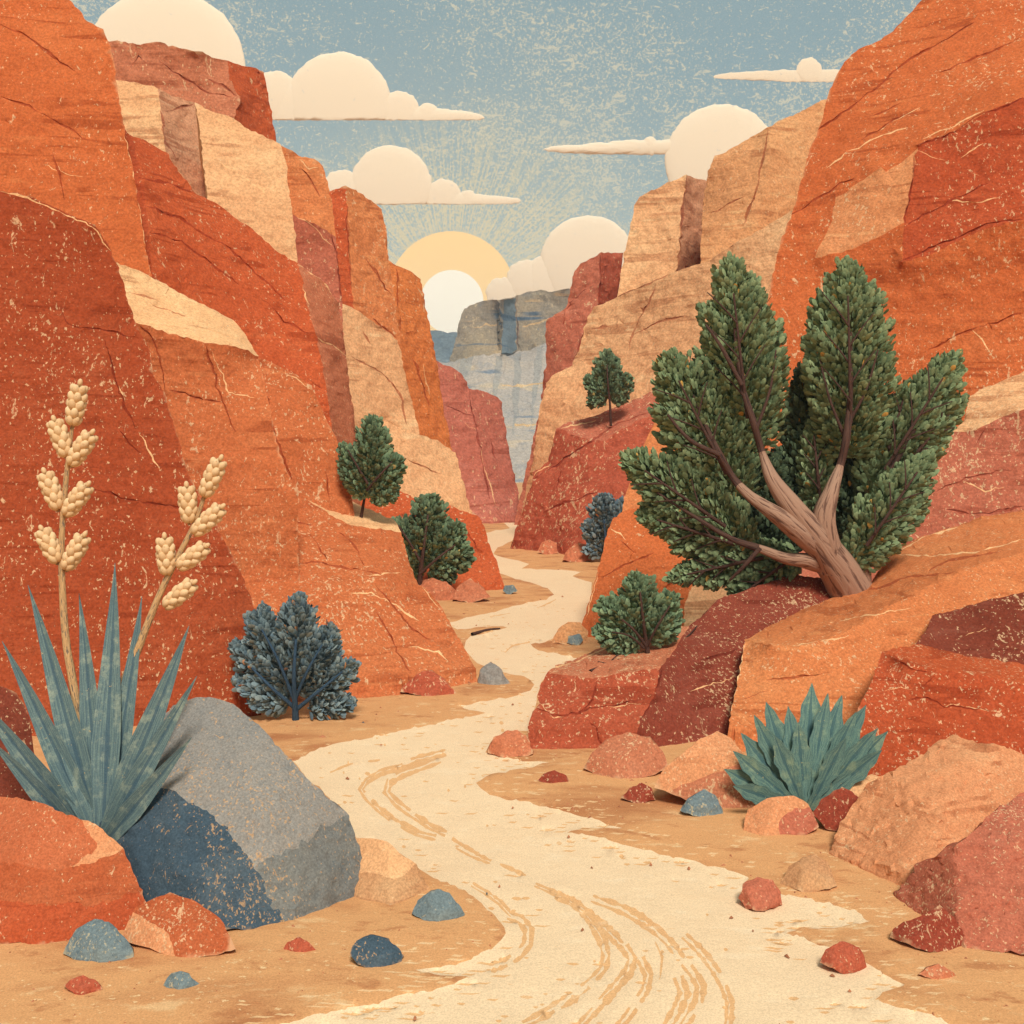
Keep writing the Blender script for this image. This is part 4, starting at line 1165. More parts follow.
def limbs_object(name, limbs, mat, parent, gnarl=0.12, segs=9, thin=None, thin_r=0.0):
    """limbs: lists of (px, py, Y, radius px) -> one mesh"""
    V, Fc, UV, FM = [], [], [], []
    for s, lb in enumerate(limbs):
        if name == 'trunk' and max(q[3] for q in lb) > 2.9:      # fine twigs sink into the crown
            lb = [(x, y, Y + (0.0 if rr > 8 else 0.34 * (1 - rr / 8)), rr if rr > 8 else rr * (0.40 + 0.6 * rr / 8)) for x, y, Y, rr in lb]
        p, r = smooth_path([(P(x, y, Y), rr * Y / 1000) for x, y, Y, rr in lb], 5)
        v, f, uv = tube(p, r, segs, gnarl, s * 3.1)
        o = len(V)
        FM += [1 if r[min(len(r) - 1, q[0] // segs)] < thin_r else 0 for q in f]
        V += v; Fc += [tuple(a + o for a in q) for q in f]; UV += uv
    loc = parent.location
    me = bpy.data.meshes.new(name)
    me.from_pydata([tuple(v - loc) for v in V], [], Fc)
    ul = me.uv_layers.new(name='UVMap')
    for lp in me.loops:
        ul.data[lp.index].uv = UV[lp.vertex_index]
    me.materials.append(mat)
    if thin:
        me.materials.append(thin)
        me.polygons.foreach_set('material_index', FM)
    me.polygons.foreach_set('use_smooth', [True] * len(me.polygons))
    o = bpy.data.objects.new(name, me); COL.objects.link(o); o.parent = parent
    return o


def petal(V, Fc, p, d, nrm, l, w, cup=0.18, pointed=False):
    s = d.cross(nrm).normalized()
    o = len(V)
    prof = ((0.0, 0.0), (0.30, 0.40), (0.62, 0.5), (0.88, 0.34), (1.0, 0.0)) if not pointed else ((0, 0), (.25, .45), (.55, .42), (.82, .2), (1, 0))
    V.append(p)
    for t, ww in prof[1:4]:
        c = p + d * (l * t) - nrm * (cup * w * (t - 0.3) * 0.6)
        V.append(c - s * ww * w - nrm * cup * w * .5); V.append(c); V.append(c + s * ww * w - nrm * cup * w * .5)
    V.append(p + d * l - nrm * cup * w)
    Fc += [(o, o + 2, o + 1), (o, o + 3, o + 2)]
    for k in (0, 1):
        a = o + 1 + 3 * k
        Fc += [(a, a + 1, a + 4, a + 3), (a + 1, a + 2, a + 5, a + 4)]
    a = o + 7
    Fc += [(a, a + 1, o + 10), (a + 1, a + 2, o + 10)]


def lobe(V, Fc, p0, p1, R, n, l, w, rng, depth=0.75, up=0.25, bulge=0.62):
    """a flame shaped foliage mass: overlapping scale leaves round an axis"""
    ax = (p1 - p0); L = ax.length; ax.normalize()
    e1 = ax.cross(Vector((0, 1, 0))).normalized(); e2 = e1.cross(ax).normalized()
    for i in range(n):
        t = rng.random() ** 0.85
        prof = (math.sin(math.pi * min(1, t ** bulge)) ** 0.75) if t < 1 else 0
        prof = max(prof, 0.05)
        a = rng.uniform(0, 2 * math.pi)
        rho = rng.random() ** 0.38
        rad = e1 * math.cos(a) + e2 * math.sin(a) * depth
        r = R * 1.22 * prof * rho
        lump = 1 + 0.28 * noise.noise(Vector((t * 5.0, math.cos(a) * 1.6, math.sin(a) * 1.6 + p0.x)))
        p = p0 + ax * (t * (L - l * 0.7)) + rad * r * lump
        d = (ax * (0.85 + 0.5 * t) + rad.normalized() * (0.95 * (1 - t) + 0.25) * rho + Vector((0, 0, up)) +
             Vector((rng.uniform(-.14, .14), rng.uniform(-.14, .14), rng.uniform(-.14, .14)))).normalized()
        nr_ = (rad.normalized() * 0.8 + Vector((rng.uniform(-.2, .2), -0.45 + rng.uniform(-.2, .2), rng.uniform(-.05, .3))))
        nr_ = (nr_ - d * nr_.dot(d)).normalized()
        k = rng.uniform(0.7, 1.25)
        petal(V, Fc, p - d * l * 0.4, d, nr_, l * k, w * k)


def frond(V, Fc, p0, p1, R, l, w, rng, dens, depth=0.55, up=0.15):
    """a branch of foliage: sprays leave the axis on every side, each a small flame of scale leaves"""
    ax = (p1 - p0); L = ax.length; ax.normalize()
    e1 = ax.cross(Vector((0, 1, 0))).normalized(); e2 = e1.cross(ax).normalized()
    u = R / 45.0
    steps = max(5, int(L / (R * 0.30)))
    for i in range(steps + 1):
        t = 0.04 + 0.84 * i / steps
        prof = max(0.16, math.sin(math.pi * min(1, (0.10 + 0.88 * t)) ** 0.72) ** 0.8)
        ns = 7
        for k in range(ns):
            a = (k + 0.5 * (i % 2)) * 2 * math.pi / ns + rng.uniform(-.2, .2)
            rad = (e1 * math.cos(a) + e2 * math.sin(a) * depth)
            ln = R * prof * (1.35 - 0.25 * t) * rng.uniform(0.85, 1.12)
            d = (ax * (0.75 + 0.4 * t) + rad * (0.95 - 0.35 * t) + Vector((0, 0, up))).normalized()
            q0 = p0 + ax * (t * L) + rad * ln * 0.05
            q1 = q0 + d * ln
            n = max(10, int(dens * 5.0 * ln * ln * 0.30 / (l * w)))
            lobe(V, Fc, q0, q1, ln * 0.24, n, l, w, rng, 0.8, 0.0, 0.8)
    lobe(V, Fc, p0 + ax * L * 0.75, p1, R * 0.26, int(dens * 5 * L * .25 * R * .4 / (l * w)), l, w, rng, 0.8, 0.0, 0.8)


def foliage_object(name, lobes, Y, mat, parent, seed, leaf_px=(9.5, 5.2), dens=0.8, depth=0.75, up=0.25):
    """lobes: (x0, y0, x1, y1, R, dY)"""
    rng = random.Random(seed)
    V, Fc = [], []
    if parent.name.split('.')[0] != 'juniper_tree':
        leaf_px = (leaf_px[0] * 0.82, leaf_px[1] * 0.75)
        lobes = [(a, b2, c, d, r * 1.18, e) for a, b2, c, d, r, e in lobes]
    for lb in lobes:
        x0, y0, x1, y1, R, dy = lb
        Yc = Y + dy; u = Yc / 1000
        L = math.hypot(x1 - x0, y1 - y0)
        if parent.name.split('.')[0] == 'juniper_tree':
            frond(V, Fc, P(x0, y0, Yc), P(x1, y1, Yc), R * u, 7.6 * u, 4.4 * u, rng, dens * 1.0)
            continue
        if R < 28 and leaf_px[0] < 20:
            frond(V, Fc, P(x0, y0, Yc), P(x1, y1, Yc), R * 1.12 * u, leaf_px[0] * u * 0.85, leaf_px[1] * u * 0.9, rng, dens * 0.75, 0.7)
            continue
        n = int(dens * 5.2 * L * R * 2 * 0.75 / (leaf_px[0] * leaf_px[1]))
        lobe(V, Fc, P(x0, y0, Yc), P(x1, y1, Yc), R * u, n, leaf_px[0] * u * 1.3, leaf_px[1] * u * 1.3, rng, depth, up)
    o = link_mesh(name, [v - parent.location for v in V], Fc, [mat], parent=parent, smooth=True)
    return o


# ---- the big juniper
YT = 14.4
jun = empty('juniper_tree', P(858, 604, 14.2))
tag(jun, 'big twisted juniper with grey brown trunk leaning left over the orange slab ledge', 'tree')
limbs_object('trunk', [
    [(866, 640, 14.3, 26), (856, 606, 14.2, 25), (843, 580, 14.0, 20), (826, 555, 13.8, 17), (808, 528, 13.65, 13), (788, 502, 13.6, 10.5), (772, 478, 13.6, 7.2), (762, 452, 13.7, 4.8), (753, 420, 13.65, 5), (742, 385, 13.75, 4), (736, 345, 13.85, 3), (733, 305, 14.0, 2)],
    [(818, 548, 13.75, 13), (798, 532, 13.6, 11), (775, 514, 13.55, 9), (750, 496, 13.6, 6), (733, 478, 13.7, 4.4), (720, 455, 13.65, 4.5), (708, 430, 13.75, 3.2), (694, 398, 13.9, 2.2), (682, 370, 14.0, 1.4)],
    [(832, 568, 13.85, 15), (826, 540, 13.7, 12.5), (824, 515, 13.65, 11), (832, 490, 13.68, 7.6), (840, 466, 13.8, 5), (846, 440, 13.75, 5), (850, 400, 13.8, 4), (851, 350, 13.9, 3), (850, 310, 14.1, 2)],
    [(856, 592, 14.1, 15), (858, 566, 14.1, 11.5), (862, 540, 14.1, 9.5), (870, 515, 14.1, 7), (884, 480, 14.1, 5), (905, 445, 14.1, 4), (925, 410, 14.1, 3), (940, 380, 14.15, 2)],
    [(824, 566, 13.9, 9), (805, 560, 13.75, 8), (785, 558, 13.65, 6.5), (758, 548, 13.6, 5), (730, 538, 13.6, 4), (700, 520, 13.65, 3), (668, 500, 13.8, 2), (640, 480, 14.0, 1.3)],
    [(864, 545, 14.05, 6), (874, 520, 13.9, 5), (888, 500, 13.8, 4), (902, 480, 13.8, 3), (915, 462, 13.9, 2)],
    [(846, 440, 13.75, 3), (830, 400, 13.75, 2.2), (820, 360, 13.9, 1.4)], [(850, 420, 13.78, 3), (866, 390, 13.75, 2.2), (878, 350, 13.9, 1.5)],
    [(756, 430, 13.62, 3), (770, 390, 13.68, 2.2), (776, 350, 13.85, 1.4)], [(742, 385, 13.75, 2.4), (720, 345, 13.8, 1.8), (706, 325, 13.95, 1.2)],
    [(720, 455, 13.65, 2.6), (690, 440, 13.7, 2), (668, 415, 13.85, 1.2)], [(760, 548, 13.6, 2.5), (745, 565, 13.6, 2), (730, 580, 13.7, 1.2)],
], M_BARK, jun, 0.22, 11, M_TWIG, 0.058)
CB = 'crown_branch'
for k_, (m_, lb_) in enumerate([
        (M_JUN, [(752, 460, 729, 252, 54, 0)]), (M_JUN, [(742, 505, 663, 350, 52, -.05)]), (M_JUN, [(752, 545, 618, 452, 42, -.1)]),
        (M_JUN, [(760, 552, 632, 512, 34, -.05)]), (M_JUN, [(788, 552, 662, 580, 27, -.05)]), (M_JUN, [(800, 552, 726, 606, 26, -.1)]),
        (M_JUN, [(852, 465, 847, 254, 54, 0)]), (M_JUN, [(866, 500, 962, 348, 42, .1)]), (M_JUN, [(885, 490, 968, 392, 26, .12)]), (M_JUN, [(880, 480, 910, 376, 24, .15)]),
        (M_JUN, [(850, 570, 934, 448, 36, -.45)]), (M_JUN, [(822, 520, 812, 415, 24, .2)]),
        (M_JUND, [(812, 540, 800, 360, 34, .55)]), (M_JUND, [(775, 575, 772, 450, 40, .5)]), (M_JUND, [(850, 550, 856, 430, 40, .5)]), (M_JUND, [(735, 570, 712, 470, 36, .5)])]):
    br = foliage_object(CB, lb_, YT, m_, jun, 40 + k_)
    if m_ is M_JUN:                                     # the fine twigs that carry the sprays
        tw = []
        for x0, y0, x1, y1, R, dy in lb_:
            yf = YT + dy - 0.74 * R * YT / 1000
            f = lambda t: (x0 + (x1 - x0) * t, y0 + (y1 - y0) * t)
            tw.append([(*f(t), yf + (0.12 if t < .3 else 0.35 * max(0, t - .55)), 2.0 * (1 - t) + .5) for t in (0.2, 0.4, 0.6, 0.8)])
            nx, ny = -(y1 - y0) / math.hypot(x1 - x0, y1 - y0), (x1 - x0) / math.hypot(x1 - x0, y1 - y0)
            for q_, t in enumerate((0.3, 0.38, 0.48, 0.56, 0.66)):
                sd_ = 1 if q_ % 2 else -1
                a_ = f(t); b_ = f(min(0.95, t + 0.16)); 
                tw.append([(a_[0], a_[1], yf + .02, 1.1), (b_[0] * .5 + a_[0] * .5 + nx * sd_ * R * .22, b_[1] * .5 + a_[1] * .5 + ny * sd_ * R * .22, yf + .05, .8), (b_[0] + nx * sd_ * R * .48, b_[1] + ny * sd_ * R * .48, yf + .16, .5)])
        to = limbs_object('twig', tw, M_TWIG, jun, 0.1, 6)
        to.parent = br


def bush(name, label, cat, base, Y, lobes, mat, seed, stems, leaf=(9, 6), twig=None, dens=1.0, group=None):
    t = empty(name, P(base[0], base[1], Y))
    tag(t, label, cat, group)
    limbs_object('trunk' if cat == 'tree' else 'stem', [[(x, y, Y + dy, r) for x, y, dy, r in s] for s in stems], twig or M_TWIG, t, 0.1, 7)
    foliage_object('crown' if cat == 'tree' else 'foliage', lobes, Y, mat, t, seed, leaf, dens)
    return t


bush('small_tree', 'small dark green tree on the cream ledge of the left wall, above a rounder bush', 'tree', (363, 512), 16.55,
     [(370, 494, 374, 414, 19, 0), (366, 500, 341, 442, 14, 0), (372, 500, 400, 455, 15, 0), (370, 502, 398, 487, 11, 0)], M_BUSH, 11,
     [[(361, 518, 0, 3.0), (365, 495, -.1, 2.2), (370, 465, -.24, 1.6), (373, 440, -.22, 1)], [(367, 490, -.12, 1.6), (380, 475, -.22, 1.2), (392, 462, -.15, .8)], [(368, 484, -.18, 1.4), (356, 464, -.2, 1), (348, 450, -.15, .7)]], leaf=(8, 5.5))
bush('green_bush', 'rounded green bush at the foot of the left wall, just below the small dark tree', 'bush', (419, 584), 23.5,
     [(424, 570, 430, 494, 22, 0), (420, 570, 394, 518, 18, 0), (428, 568, 460, 524, 18, 0), (430, 572, 472, 550, 15, 0), (428, 578, 455, 576, 10, 0), (418, 580, 396, 545, 14, .05)], M_BUSH, 12,
     [[(419, 590, -.1, 3.2), (421, 570, -.25, 2.4), (424, 545, -.4, 1.6), (428, 515, -.4, 1)], [(420, 574, -.25, 1.6), (438, 558, -.4, 1.2), (455, 545, -.3, .8)], [(421, 562, -.3, 1.5), (408, 540, -.4, 1.1), (398, 525, -.3, .7)]], leaf=(8.5, 6))
bush('small_tree', 'tiny green tree standing alone on the brick red speckled block', 'tree', (611, 418), 37.6,
     [(608, 398, 607, 349, 13, 0), (608, 400, 586, 376, 10, 0), (610, 400, 630, 376, 11, 0), (606, 402, 590, 398, 9, 0), (612, 402, 626, 394, 8, 0)], M_BUSH, 13,
     [[(611, 426, 0, 1.5), (610, 405, -.2, 1.2), (608, 385, -.4, .9), (607, 365, -.4, .6)]], leaf=(6.5, 4.6))
bush('green_bush', 'small fan shaped green bush rooted on top of the dark red ledge', 'bush', (648, 656), 12.25,
     [(642, 640, 636, 572, 20, 0), (640, 640, 600, 600, 18, 0), (640, 642, 594, 630, 15, 0), (646, 640, 676, 594, 17, 0), (648, 640, 680, 612, 14, 0), (640, 645, 608, 645, 12, 0), (650, 640, 672, 630, 12, .03)], M_BUSH, 14,
     [[(649, 660, -.05, 3), (646, 642, -.1, 2.3), (643, 618, -.2, 1.6), (640, 592, -.2, 1)], [(646, 646, -.1, 1.8), (634, 630, -.2, 1.3), (620, 618, -.2, .9)], [(647, 646, -.1, 1.6), (658, 625, -.2, 1.2), (670, 606, -.15, .8)], [(644, 648, -.12, 1.5), (630, 636, -.2, 1), (612, 632, -.15, .7)]], leaf=(9.5, 6.5))
bush('blue_shrub', 'dusty blue shrub standing on the sand in front of the orange buttress', 'shrub', (296, 718), Yg(719),
     [(298, 690, 298, 590, 22, 0), (292, 695, 248, 610, 20, 0), (288, 700, 230, 640, 17, 0), (290, 705, 232, 678, 15, 0), (302, 695, 334, 622, 19, 0), (305, 700, 358, 662, 17, 0), (308, 708, 356, 702, 13, 0), (290, 705, 250, 700, 13, 0), (275, 690, 262, 600, 15, .05), (318, 690, 326, 640, 18, .05)], M_BLUE, 15,
     [[(296, 724, 0, 4), (295, 705, -.1, 3), (294, 675, -.25, 2), (296, 640, -.25, 1.2)], [(296, 710, -.05, 2.6), (318, 692, -.2, 1.8), (342, 672, -.2, 1)], [(295, 708, -.05, 2.4), (274, 690, -.2, 1.7), (252, 668, -.2, 1)], [(295, 700, -.12, 2), (308, 670, -.25, 1.4), (322, 645, -.2, .9)], [(294, 700, -.12, 2), (278, 660, -.25, 1.4), (262, 630, -.2, .9)]],
     leaf=(12, 7), twig=M_BTWIG)
bush('blue_shrub', 'far blue bush half hidden behind the orange block on the right bank', 'shrub', (608, 562), 32.5,
     [(608, 545, 602, 493, 15, 0), (605, 550, 588, 520, 12, 0), (605, 555, 592, 545, 11, 0), (612, 545, 632, 498, 15, 0), (614, 540, 640, 515, 13, 0)], M_BLUE, 16,
     [[(608, 568, 0, 2), (606, 545, -.3, 1.4), (604, 520, -.5, .9)]], leaf=(7, 4.8), twig=M_BTWIG)


# ---- agaves
def agave_mat(name, base, dark, light, spk):
    m, n, b = new_mat(name, 0.7, 0.2)
    uv = n.n('ShaderNodeTexCoord').outputs['UV']
    oc = n.n('ShaderNodeTexCoord').outputs['Object']
    sep = n.n('ShaderNodeSeparateXYZ'); n.l(uv, sep.inputs[0])
    f = n.noise(n.mapping(uv, (7.0, 0.6, 1)), 3.0, 4, 0.65)
    f2 = n.noise(oc, 9.0, 4, 0.65)
    c = n.mix(n.ramp(f, 0.42, 0.60, 0, 0.75), lin(base), lin(dark))
    c = n.mix(n.ramp(f2, 0.5, 0.7, 0, 0.7), c, lin(light))
    # fibrous keel along the middle of the blade
    keel = n.ramp(n.math('ABSOLUTE', n.math('SUBTRACT', sep.outputs[0], 0.5)), 0.055, 0.03)
    c = n.mix(n.math('MULTIPLY', keel, 0.75), c, lin(dark))
    sp = n.noise(oc, 34.0, 3, 0.65)
    c = n.mix(n.ramp(sp, 0.68, 0.72, 0, 0.7), c, lin(spk))
    g = n.noise(oc, 110.0, 2, 0.7)
    hs = n.n('ShaderNodeHueSaturation')
    n.l(c, hs.inputs['Color']); n.l(n.ramp(g, 0.25, 0.75, 0.82, 1.18), hs.inputs['Value'])
    n.l(hs.outputs['Color'], b.inputs['Base Color'])
    return m


M_AGV = agave_mat('agave_blade', (104, 124, 120), (62, 86, 98), (146, 156, 138), (196, 172, 120))
M_AGV2 = agave_mat('green_agave_blade', (110, 138, 124), (66, 98, 102), (144, 162, 132), (196, 180, 120))


def blade(root, tip, w, mat, parent, bend=0.0, lobed=False, keel_d=0.28, facing=0.0):
    """root, tip: (px, py, Y); w: widest half width in px"""
    a, b2 = P(*root), P(*tip)
    L = (b2 - a).length
    ax = (b2 - a).normalized()
    s = ax.cross(Vector((math.sin(facing), math.cos(facing), 0))).normalized()
    nrm = s.cross(ax).normalized()
    if nrm.y > 0: nrm = -nrm
    u = (root[2] + tip[2]) / 2000
    V, Fc, UV = [], [], []
    K = 22 if lobed else 16
    for i in range(K + 1):
        t = i / K
        if lobed:
            ww = (0.28 + 0.72 * min(1, t / 0.62) ** 0.9) * (1 - max(0, (t - 0.62) / 0.38) ** 1.7) if t < 1 else 0
            ww *= 1 + 0.13 * math.sin(t * 30 + root[0])
        else:
            ww = (0.62 + 0.38 * min(1, t / 0.3)) * (1 - max(0, (t - 0.3) / 0.7) ** 1.35)
            ww *= 1 + 0.035 * noise.noise(Vector((t * 22, root[0], tip[0])))
        ww = max(ww, 0.02) * w * u
        c = a + ax * L * t + nrm * (-bend * L * math.sin(t * math.pi * 0.5) ** 2) + nrm * bend * L * t
        th = 0.10 * ww + 0.003
        ring = [c - s * ww + nrm * keel_d * ww, c - s * ww * .12, c + s * ww * .12, c + s * ww + nrm * keel_d * ww, c - nrm * (th + .25 * ww)]
        V += ring; UV += [(0, t * 3), (.47, t * 3), (.53, t * 3), (1, t * 3), (.5, t * 3)]
        if i:
            o = (i - 1) * 5
            for j in range(5):
                Fc.append((o + j, o + (j + 1) % 5, o + 5 + (j + 1) % 5, o + 5 + j))
    loc = parent.location
    me = bpy.data.meshes.new('leaf')
    me.from_pydata([tuple(v - loc) for v in V], [], Fc)
    ul = me.uv_layers.new(name='UVMap')
    for lp in me.loops: ul.data[lp.index].uv = UV[lp.vertex_index]
    me.materials.append(mat)
    o = bpy.data.objects.new('leaf', me); COL.objects.link(o); o.parent = parent
    return o


YA = 7.3
ag = empty('agave', P(100, 850, YA))
tag(ag, 'tall blue green agave with sword leaves and two cream flower stalks, lower left', 'agave')
for rt, tp, w in [((84, 830, YA + .15), (-30, 690, YA + .2), 15), ((80, 835, YA), (-12, 738, YA - .1), 13),
                  ((96, 830, YA + .12), (2, 641, YA + .35), 15), ((99, 830, YA + .1), (28, 585, YA + .5), 16),
                  ((102, 830, YA + .1), (79, 593, YA + .55), 14.5), ((104, 830, YA + .02), (115, 563, YA + .45), 17),
                  ((108, 832, YA + .06), (142, 596, YA + .4), 14), ((108, 836, YA - .04), (189, 626, YA + .1), 17),
                  ((104, 838, YA - .08), (197, 676, YA - .1), 14), ((106, 842, YA - .14), (192, 737, YA - .3), 13),
                  ]:
    blade(rt, tp, w * 0.86, M_AGV, ag, bend=0.06, keel_d=0.18)

M_SEED, sn, sb = new_mat('seed_husk', 0.85, 0.1)
g = sn.n('ShaderNodeNewGeometry').outputs['Random Per Island']
soc = sn.n('ShaderNodeTexCoord').outputs['Object']
c = sn.mix(g, lin((210, 172, 126)), lin((228, 196, 152)))
c = sn.mix(sn.ramp(sn.noise(soc, 45.0, 3, .6), 0.62, 0.70, 0, 0.6), c, lin((170, 118, 78)))
sn.l(c, sb.inputs['Base Color'])
M_STALK = bark_mat('flower_stalk_bark', (214, 172, 122), (92, 92, 92))


def bead_cluster(a, b2, R, parent, rng):
    V, Fc = [], []
    ax = (b2 - a); L = ax.length; ax.normalize()
    e1 = ax.cross(Vector((0, 1, 0))).normalized(); e2 = e1.cross(ax)
    rows = 6
    for i in range(rows):
        t = (i + 0.3) / rows
        k = (0.62 + 0.5 * math.sin(math.pi * (0.15 + 0.75 * t) ** 0.9)) * (1.0 if i < rows - 1 else 0.75)
        for j in range(5 if i < rows - 1 else 1):
            an = j * 2 * math.pi / 5 + i * 0.6
            rd = (e1 * math.cos(an) + e2 * math.sin(an)) * (R * 0.55 * k if i < rows - 1 else 0)
            c = a + ax * L * t + rd
            d = (ax + rd.normalized() * 0.55 if rd.length > 0 else ax).normalized()
            q1 = d.cross(Vector((0.3, 1, 0.1))).normalized(); q2 = q1.cross(d)
            o = len(V); rr = R * 0.46 * k
            for m in range(1, 5):
                th = math.pi * m / 5
                for s_ in range(7):
                    ph = 2 * math.pi * s_ / 7
                    V.append(c + d * (-math.cos(th) * rr * 1.55) + (q1 * math.cos(ph) + q2 * math.sin(ph)) * math.sin(th) * rr)
            V.append(c - d * rr * 1.55); V.append(c + d * rr * 1.55)
            for m in range(3):
                for s_ in range(7):
                    Fc.append((o + m * 7 + s_, o + m * 7 + (s_ + 1) % 7, o + (m + 1) * 7 + (s_ + 1) % 7, o + (m + 1) * 7 + s_))
            for s_ in range(7):
                Fc.append((o + 28, o + (s_ + 1) % 7, o + s_)); Fc.append((o + 29, o + 21 + s_, o + 21 + (s_ + 1) % 7))
    root = parent.parent.location
    return link_mesh('seed_cluster', [v - root for v in V], Fc, [M_SEED], parent=parent)


YS = YA + 0.35
rng = random.Random(4)
for stalk, cl in [
    ([(96, 830, YS, 5), (74, 690, YS, 4.2), (66, 640, YS, 3.8), (62, 580, YS, 3.4), (62, 530, YS, 3), (66, 480, YS, 2.7), (70, 445, YS, 2.3), (73, 418, YS, 1.6)],
     [((73, 423), (81, 377)), ((66, 454), (52, 414)), ((72, 463), (95, 428)), ((58, 507), (42, 466)), ((67, 513), (91, 480)), ((57, 560), (39, 524)), ((67, 567), (87, 530))]),
    ([(112, 830, YS, 5), (120, 700, YS, 4.4), (134, 660, YS, 4), (150, 618, YS, 3.6), (164, 585, YS, 3.3), (180, 553, YS, 3), (194, 525, YS, 2.6), (203, 500, YS, 2), (207, 488, YS, 1.4)],
     [((205, 494), (223, 453)), ((189, 520), (186, 480)), ((196, 532), (226, 503)), ((167, 572), (164, 531)), ((181, 566), (210, 543)), ((167, 605), (198, 579))])]:
    st = limbs_object('flower_stalk', [stalk] + [[(a[0] + (stalk[2][0] - 66) * 0, a[1] + 5, YS, 1.6), (a[0], a[1], YS, 1.4), (a[0] * .7 + b2[0] * .3, a[1] * .7 + b2[1] * .3, YS, 1.0)] for a, b2 in cl], M_STALK, ag, 0.1, 8)
    for a, b2 in cl:
        bead_cluster(P(a[0], a[1], YS - .01), P(b2[0], b2[1], YS - .03), 8.4 * YS / 1000, st, rng)

YB = Yg(808)
ag2 = empty('agave', P(806, 806, YB))
tag(ag2, 'small blue green agave with broad leaves on the right bank, before the dark red block', 'agave')
for q_, (tx, ty, w) in enumerate([(724, 769, 11), (733, 751, 10), (741, 733, 11), (754, 715, 10), (766, 702, 12), (788, 706, 10), (812, 683, 13), (828, 693, 10), (842, 695, 11),
                                  (856, 712, 10), (866, 705, 11), (878, 728, 10), (888, 731, 11), (882, 750, 10), (733, 786, 10), (798, 722, 10), (774, 735, 10), (846, 738, 10)]):
    rt, tp = (806 - (806 - tx) * 0.07, 809, YB - 0.02 * (q_ % 3)), (tx, ty, YB + 0.22 - abs(tx - 806) * 0.004 - (0.25 if q_ > 13 else 0.1 * (q_ % 2)))
    blade(rt, tp, w * 1.0, M_AGV2, ag2, bend=0.06, lobed=True, keel_d=0.12)


# ---- fallen twigs
def twig(label, limbs):
    x, y, Y, r = limbs[0][0]
    t = empty('twig', P(x, y, Y))
    o = limbs_object('stick', limbs, M_TWIG, t, 0.15, 6)
    o.parent = None; o.name = 'twig_stick'
    o.location = t.location
    bpy.data.objects.remove(t)
    o.name = 'twig'
    return tag(o, label, 'twig', 'dead twigs and roots')


twig('forked dry twig lying on the salmon top of the ledge, left of the small bush', [[(590, 671, 11.6, 1.6), (608, 664, 11.9, 1.6), (622, 652, 12.3, 1.2), (634, 646, 12.5, .8)], [(606, 664, 11.85, 1.2), (598, 662, 11.95, .9)], [(618, 660, 12.0, 1.1), (632, 655, 12.2, .9), (640, 652, 12.3, .6)]])
twig('thin crooked twig on the ledge top, right of the small bush', [[(655, 652, 12.3, 1.0), (662, 647, 12.5, 1.1), (676, 644, 12.6, 1.1), (688, 636, 12.8, .9), (697, 626, 13.1, .6)]])
twig('short dark driftwood stick on the sand spit by the orange buttress', [[(472, 634, Yg(634) - .1, 1.6), (480, 632, Yg(632), 1.8), (490, 629.5, Yg(630), 1.2), (500, 628.5, Yg(629), .7)]])

# ================================================================== SKY, SUN, CLOUDS
M_CLOUD, cn, cb = new_mat('cloud', 1.0, 0.0)
oc = cn.n('ShaderNodeTexCoord').outputs['Object']
cc = cn.mix(cn.ramp(cn.noise(oc, 0.12, 2, .6), .70, .74, 0, .55), (0.78, 0.66, 0.50), (0.50, 0.49, 0.46))
cn.l(cc, cb.inputs['Base Color'])
UVS = []
for i in range(0, 49):
    for j in range(72):
        th = math.pi * i / 48; ph = 2 * math.pi * j / 72
        UVS.append((math.sin(th) * math.cos(ph), math.sin(th) * math.sin(ph), math.cos(th)))
UVF = [(i * 72 + j, i * 72 + (j + 1) % 72, (i + 1) * 72 + (j + 1) % 72, (i + 1) * 72 + j) for i in range(48) for j in range(72)]


def cloud(label, base, balls, Y=1600.0, depth=0.11):
    """flat footed heap of puffs, thinner through than across"""
    V, Fc = [], []
    zb = CAM_H - (base - HOR) / 1000 * Y
    rm = max(r if not isinstance(r, tuple) else r[1] for _, _, r in balls) * Y / 1000
    for x, y, r in balls:
        px_, pz_ = r if isinstance(r, tuple) else (r, r)
        c = P(x, y, Y); rx, rz = px_ * Y / 1000, pz_ * Y / 1000
        ry = max(rz * depth, rm * depth * 0.35)
        o = len(V); k = min(rx, rz)
        for a in UVS:
            v = Vector((a[0] * rx, a[1] * ry, a[2] * rz))
            q = v / (Y / 1000)
            d = noise.noise_vector(q / 14 + Vector((x, y, 0))) * 1.0 + noise.noise_vector(q / 4 + Vector((x, y, 0))) * 1.3
            v += Vector((d.x, 0, d.z)) * (Y / 1000) * (1.0 if k > 8 * Y / 1000 else 0.8)
            zf = zb + 0.40 * v.y
            V.append((c.x + v.x, c.y + v.y, max(zf + noise.noise(Vector((q.x / 5, q.y / 5, x))) * 0.9 * Y / 1000, c.z + v.z)))
        Fc += [tuple(kk + o for kk in f[::-1]) for f in UVF]
    org = Vector((P(balls[0][0], base, Y)))
    return tag(link_mesh('cloud', V, Fc, [M_CLOUD], None, org), label, 'cloud')


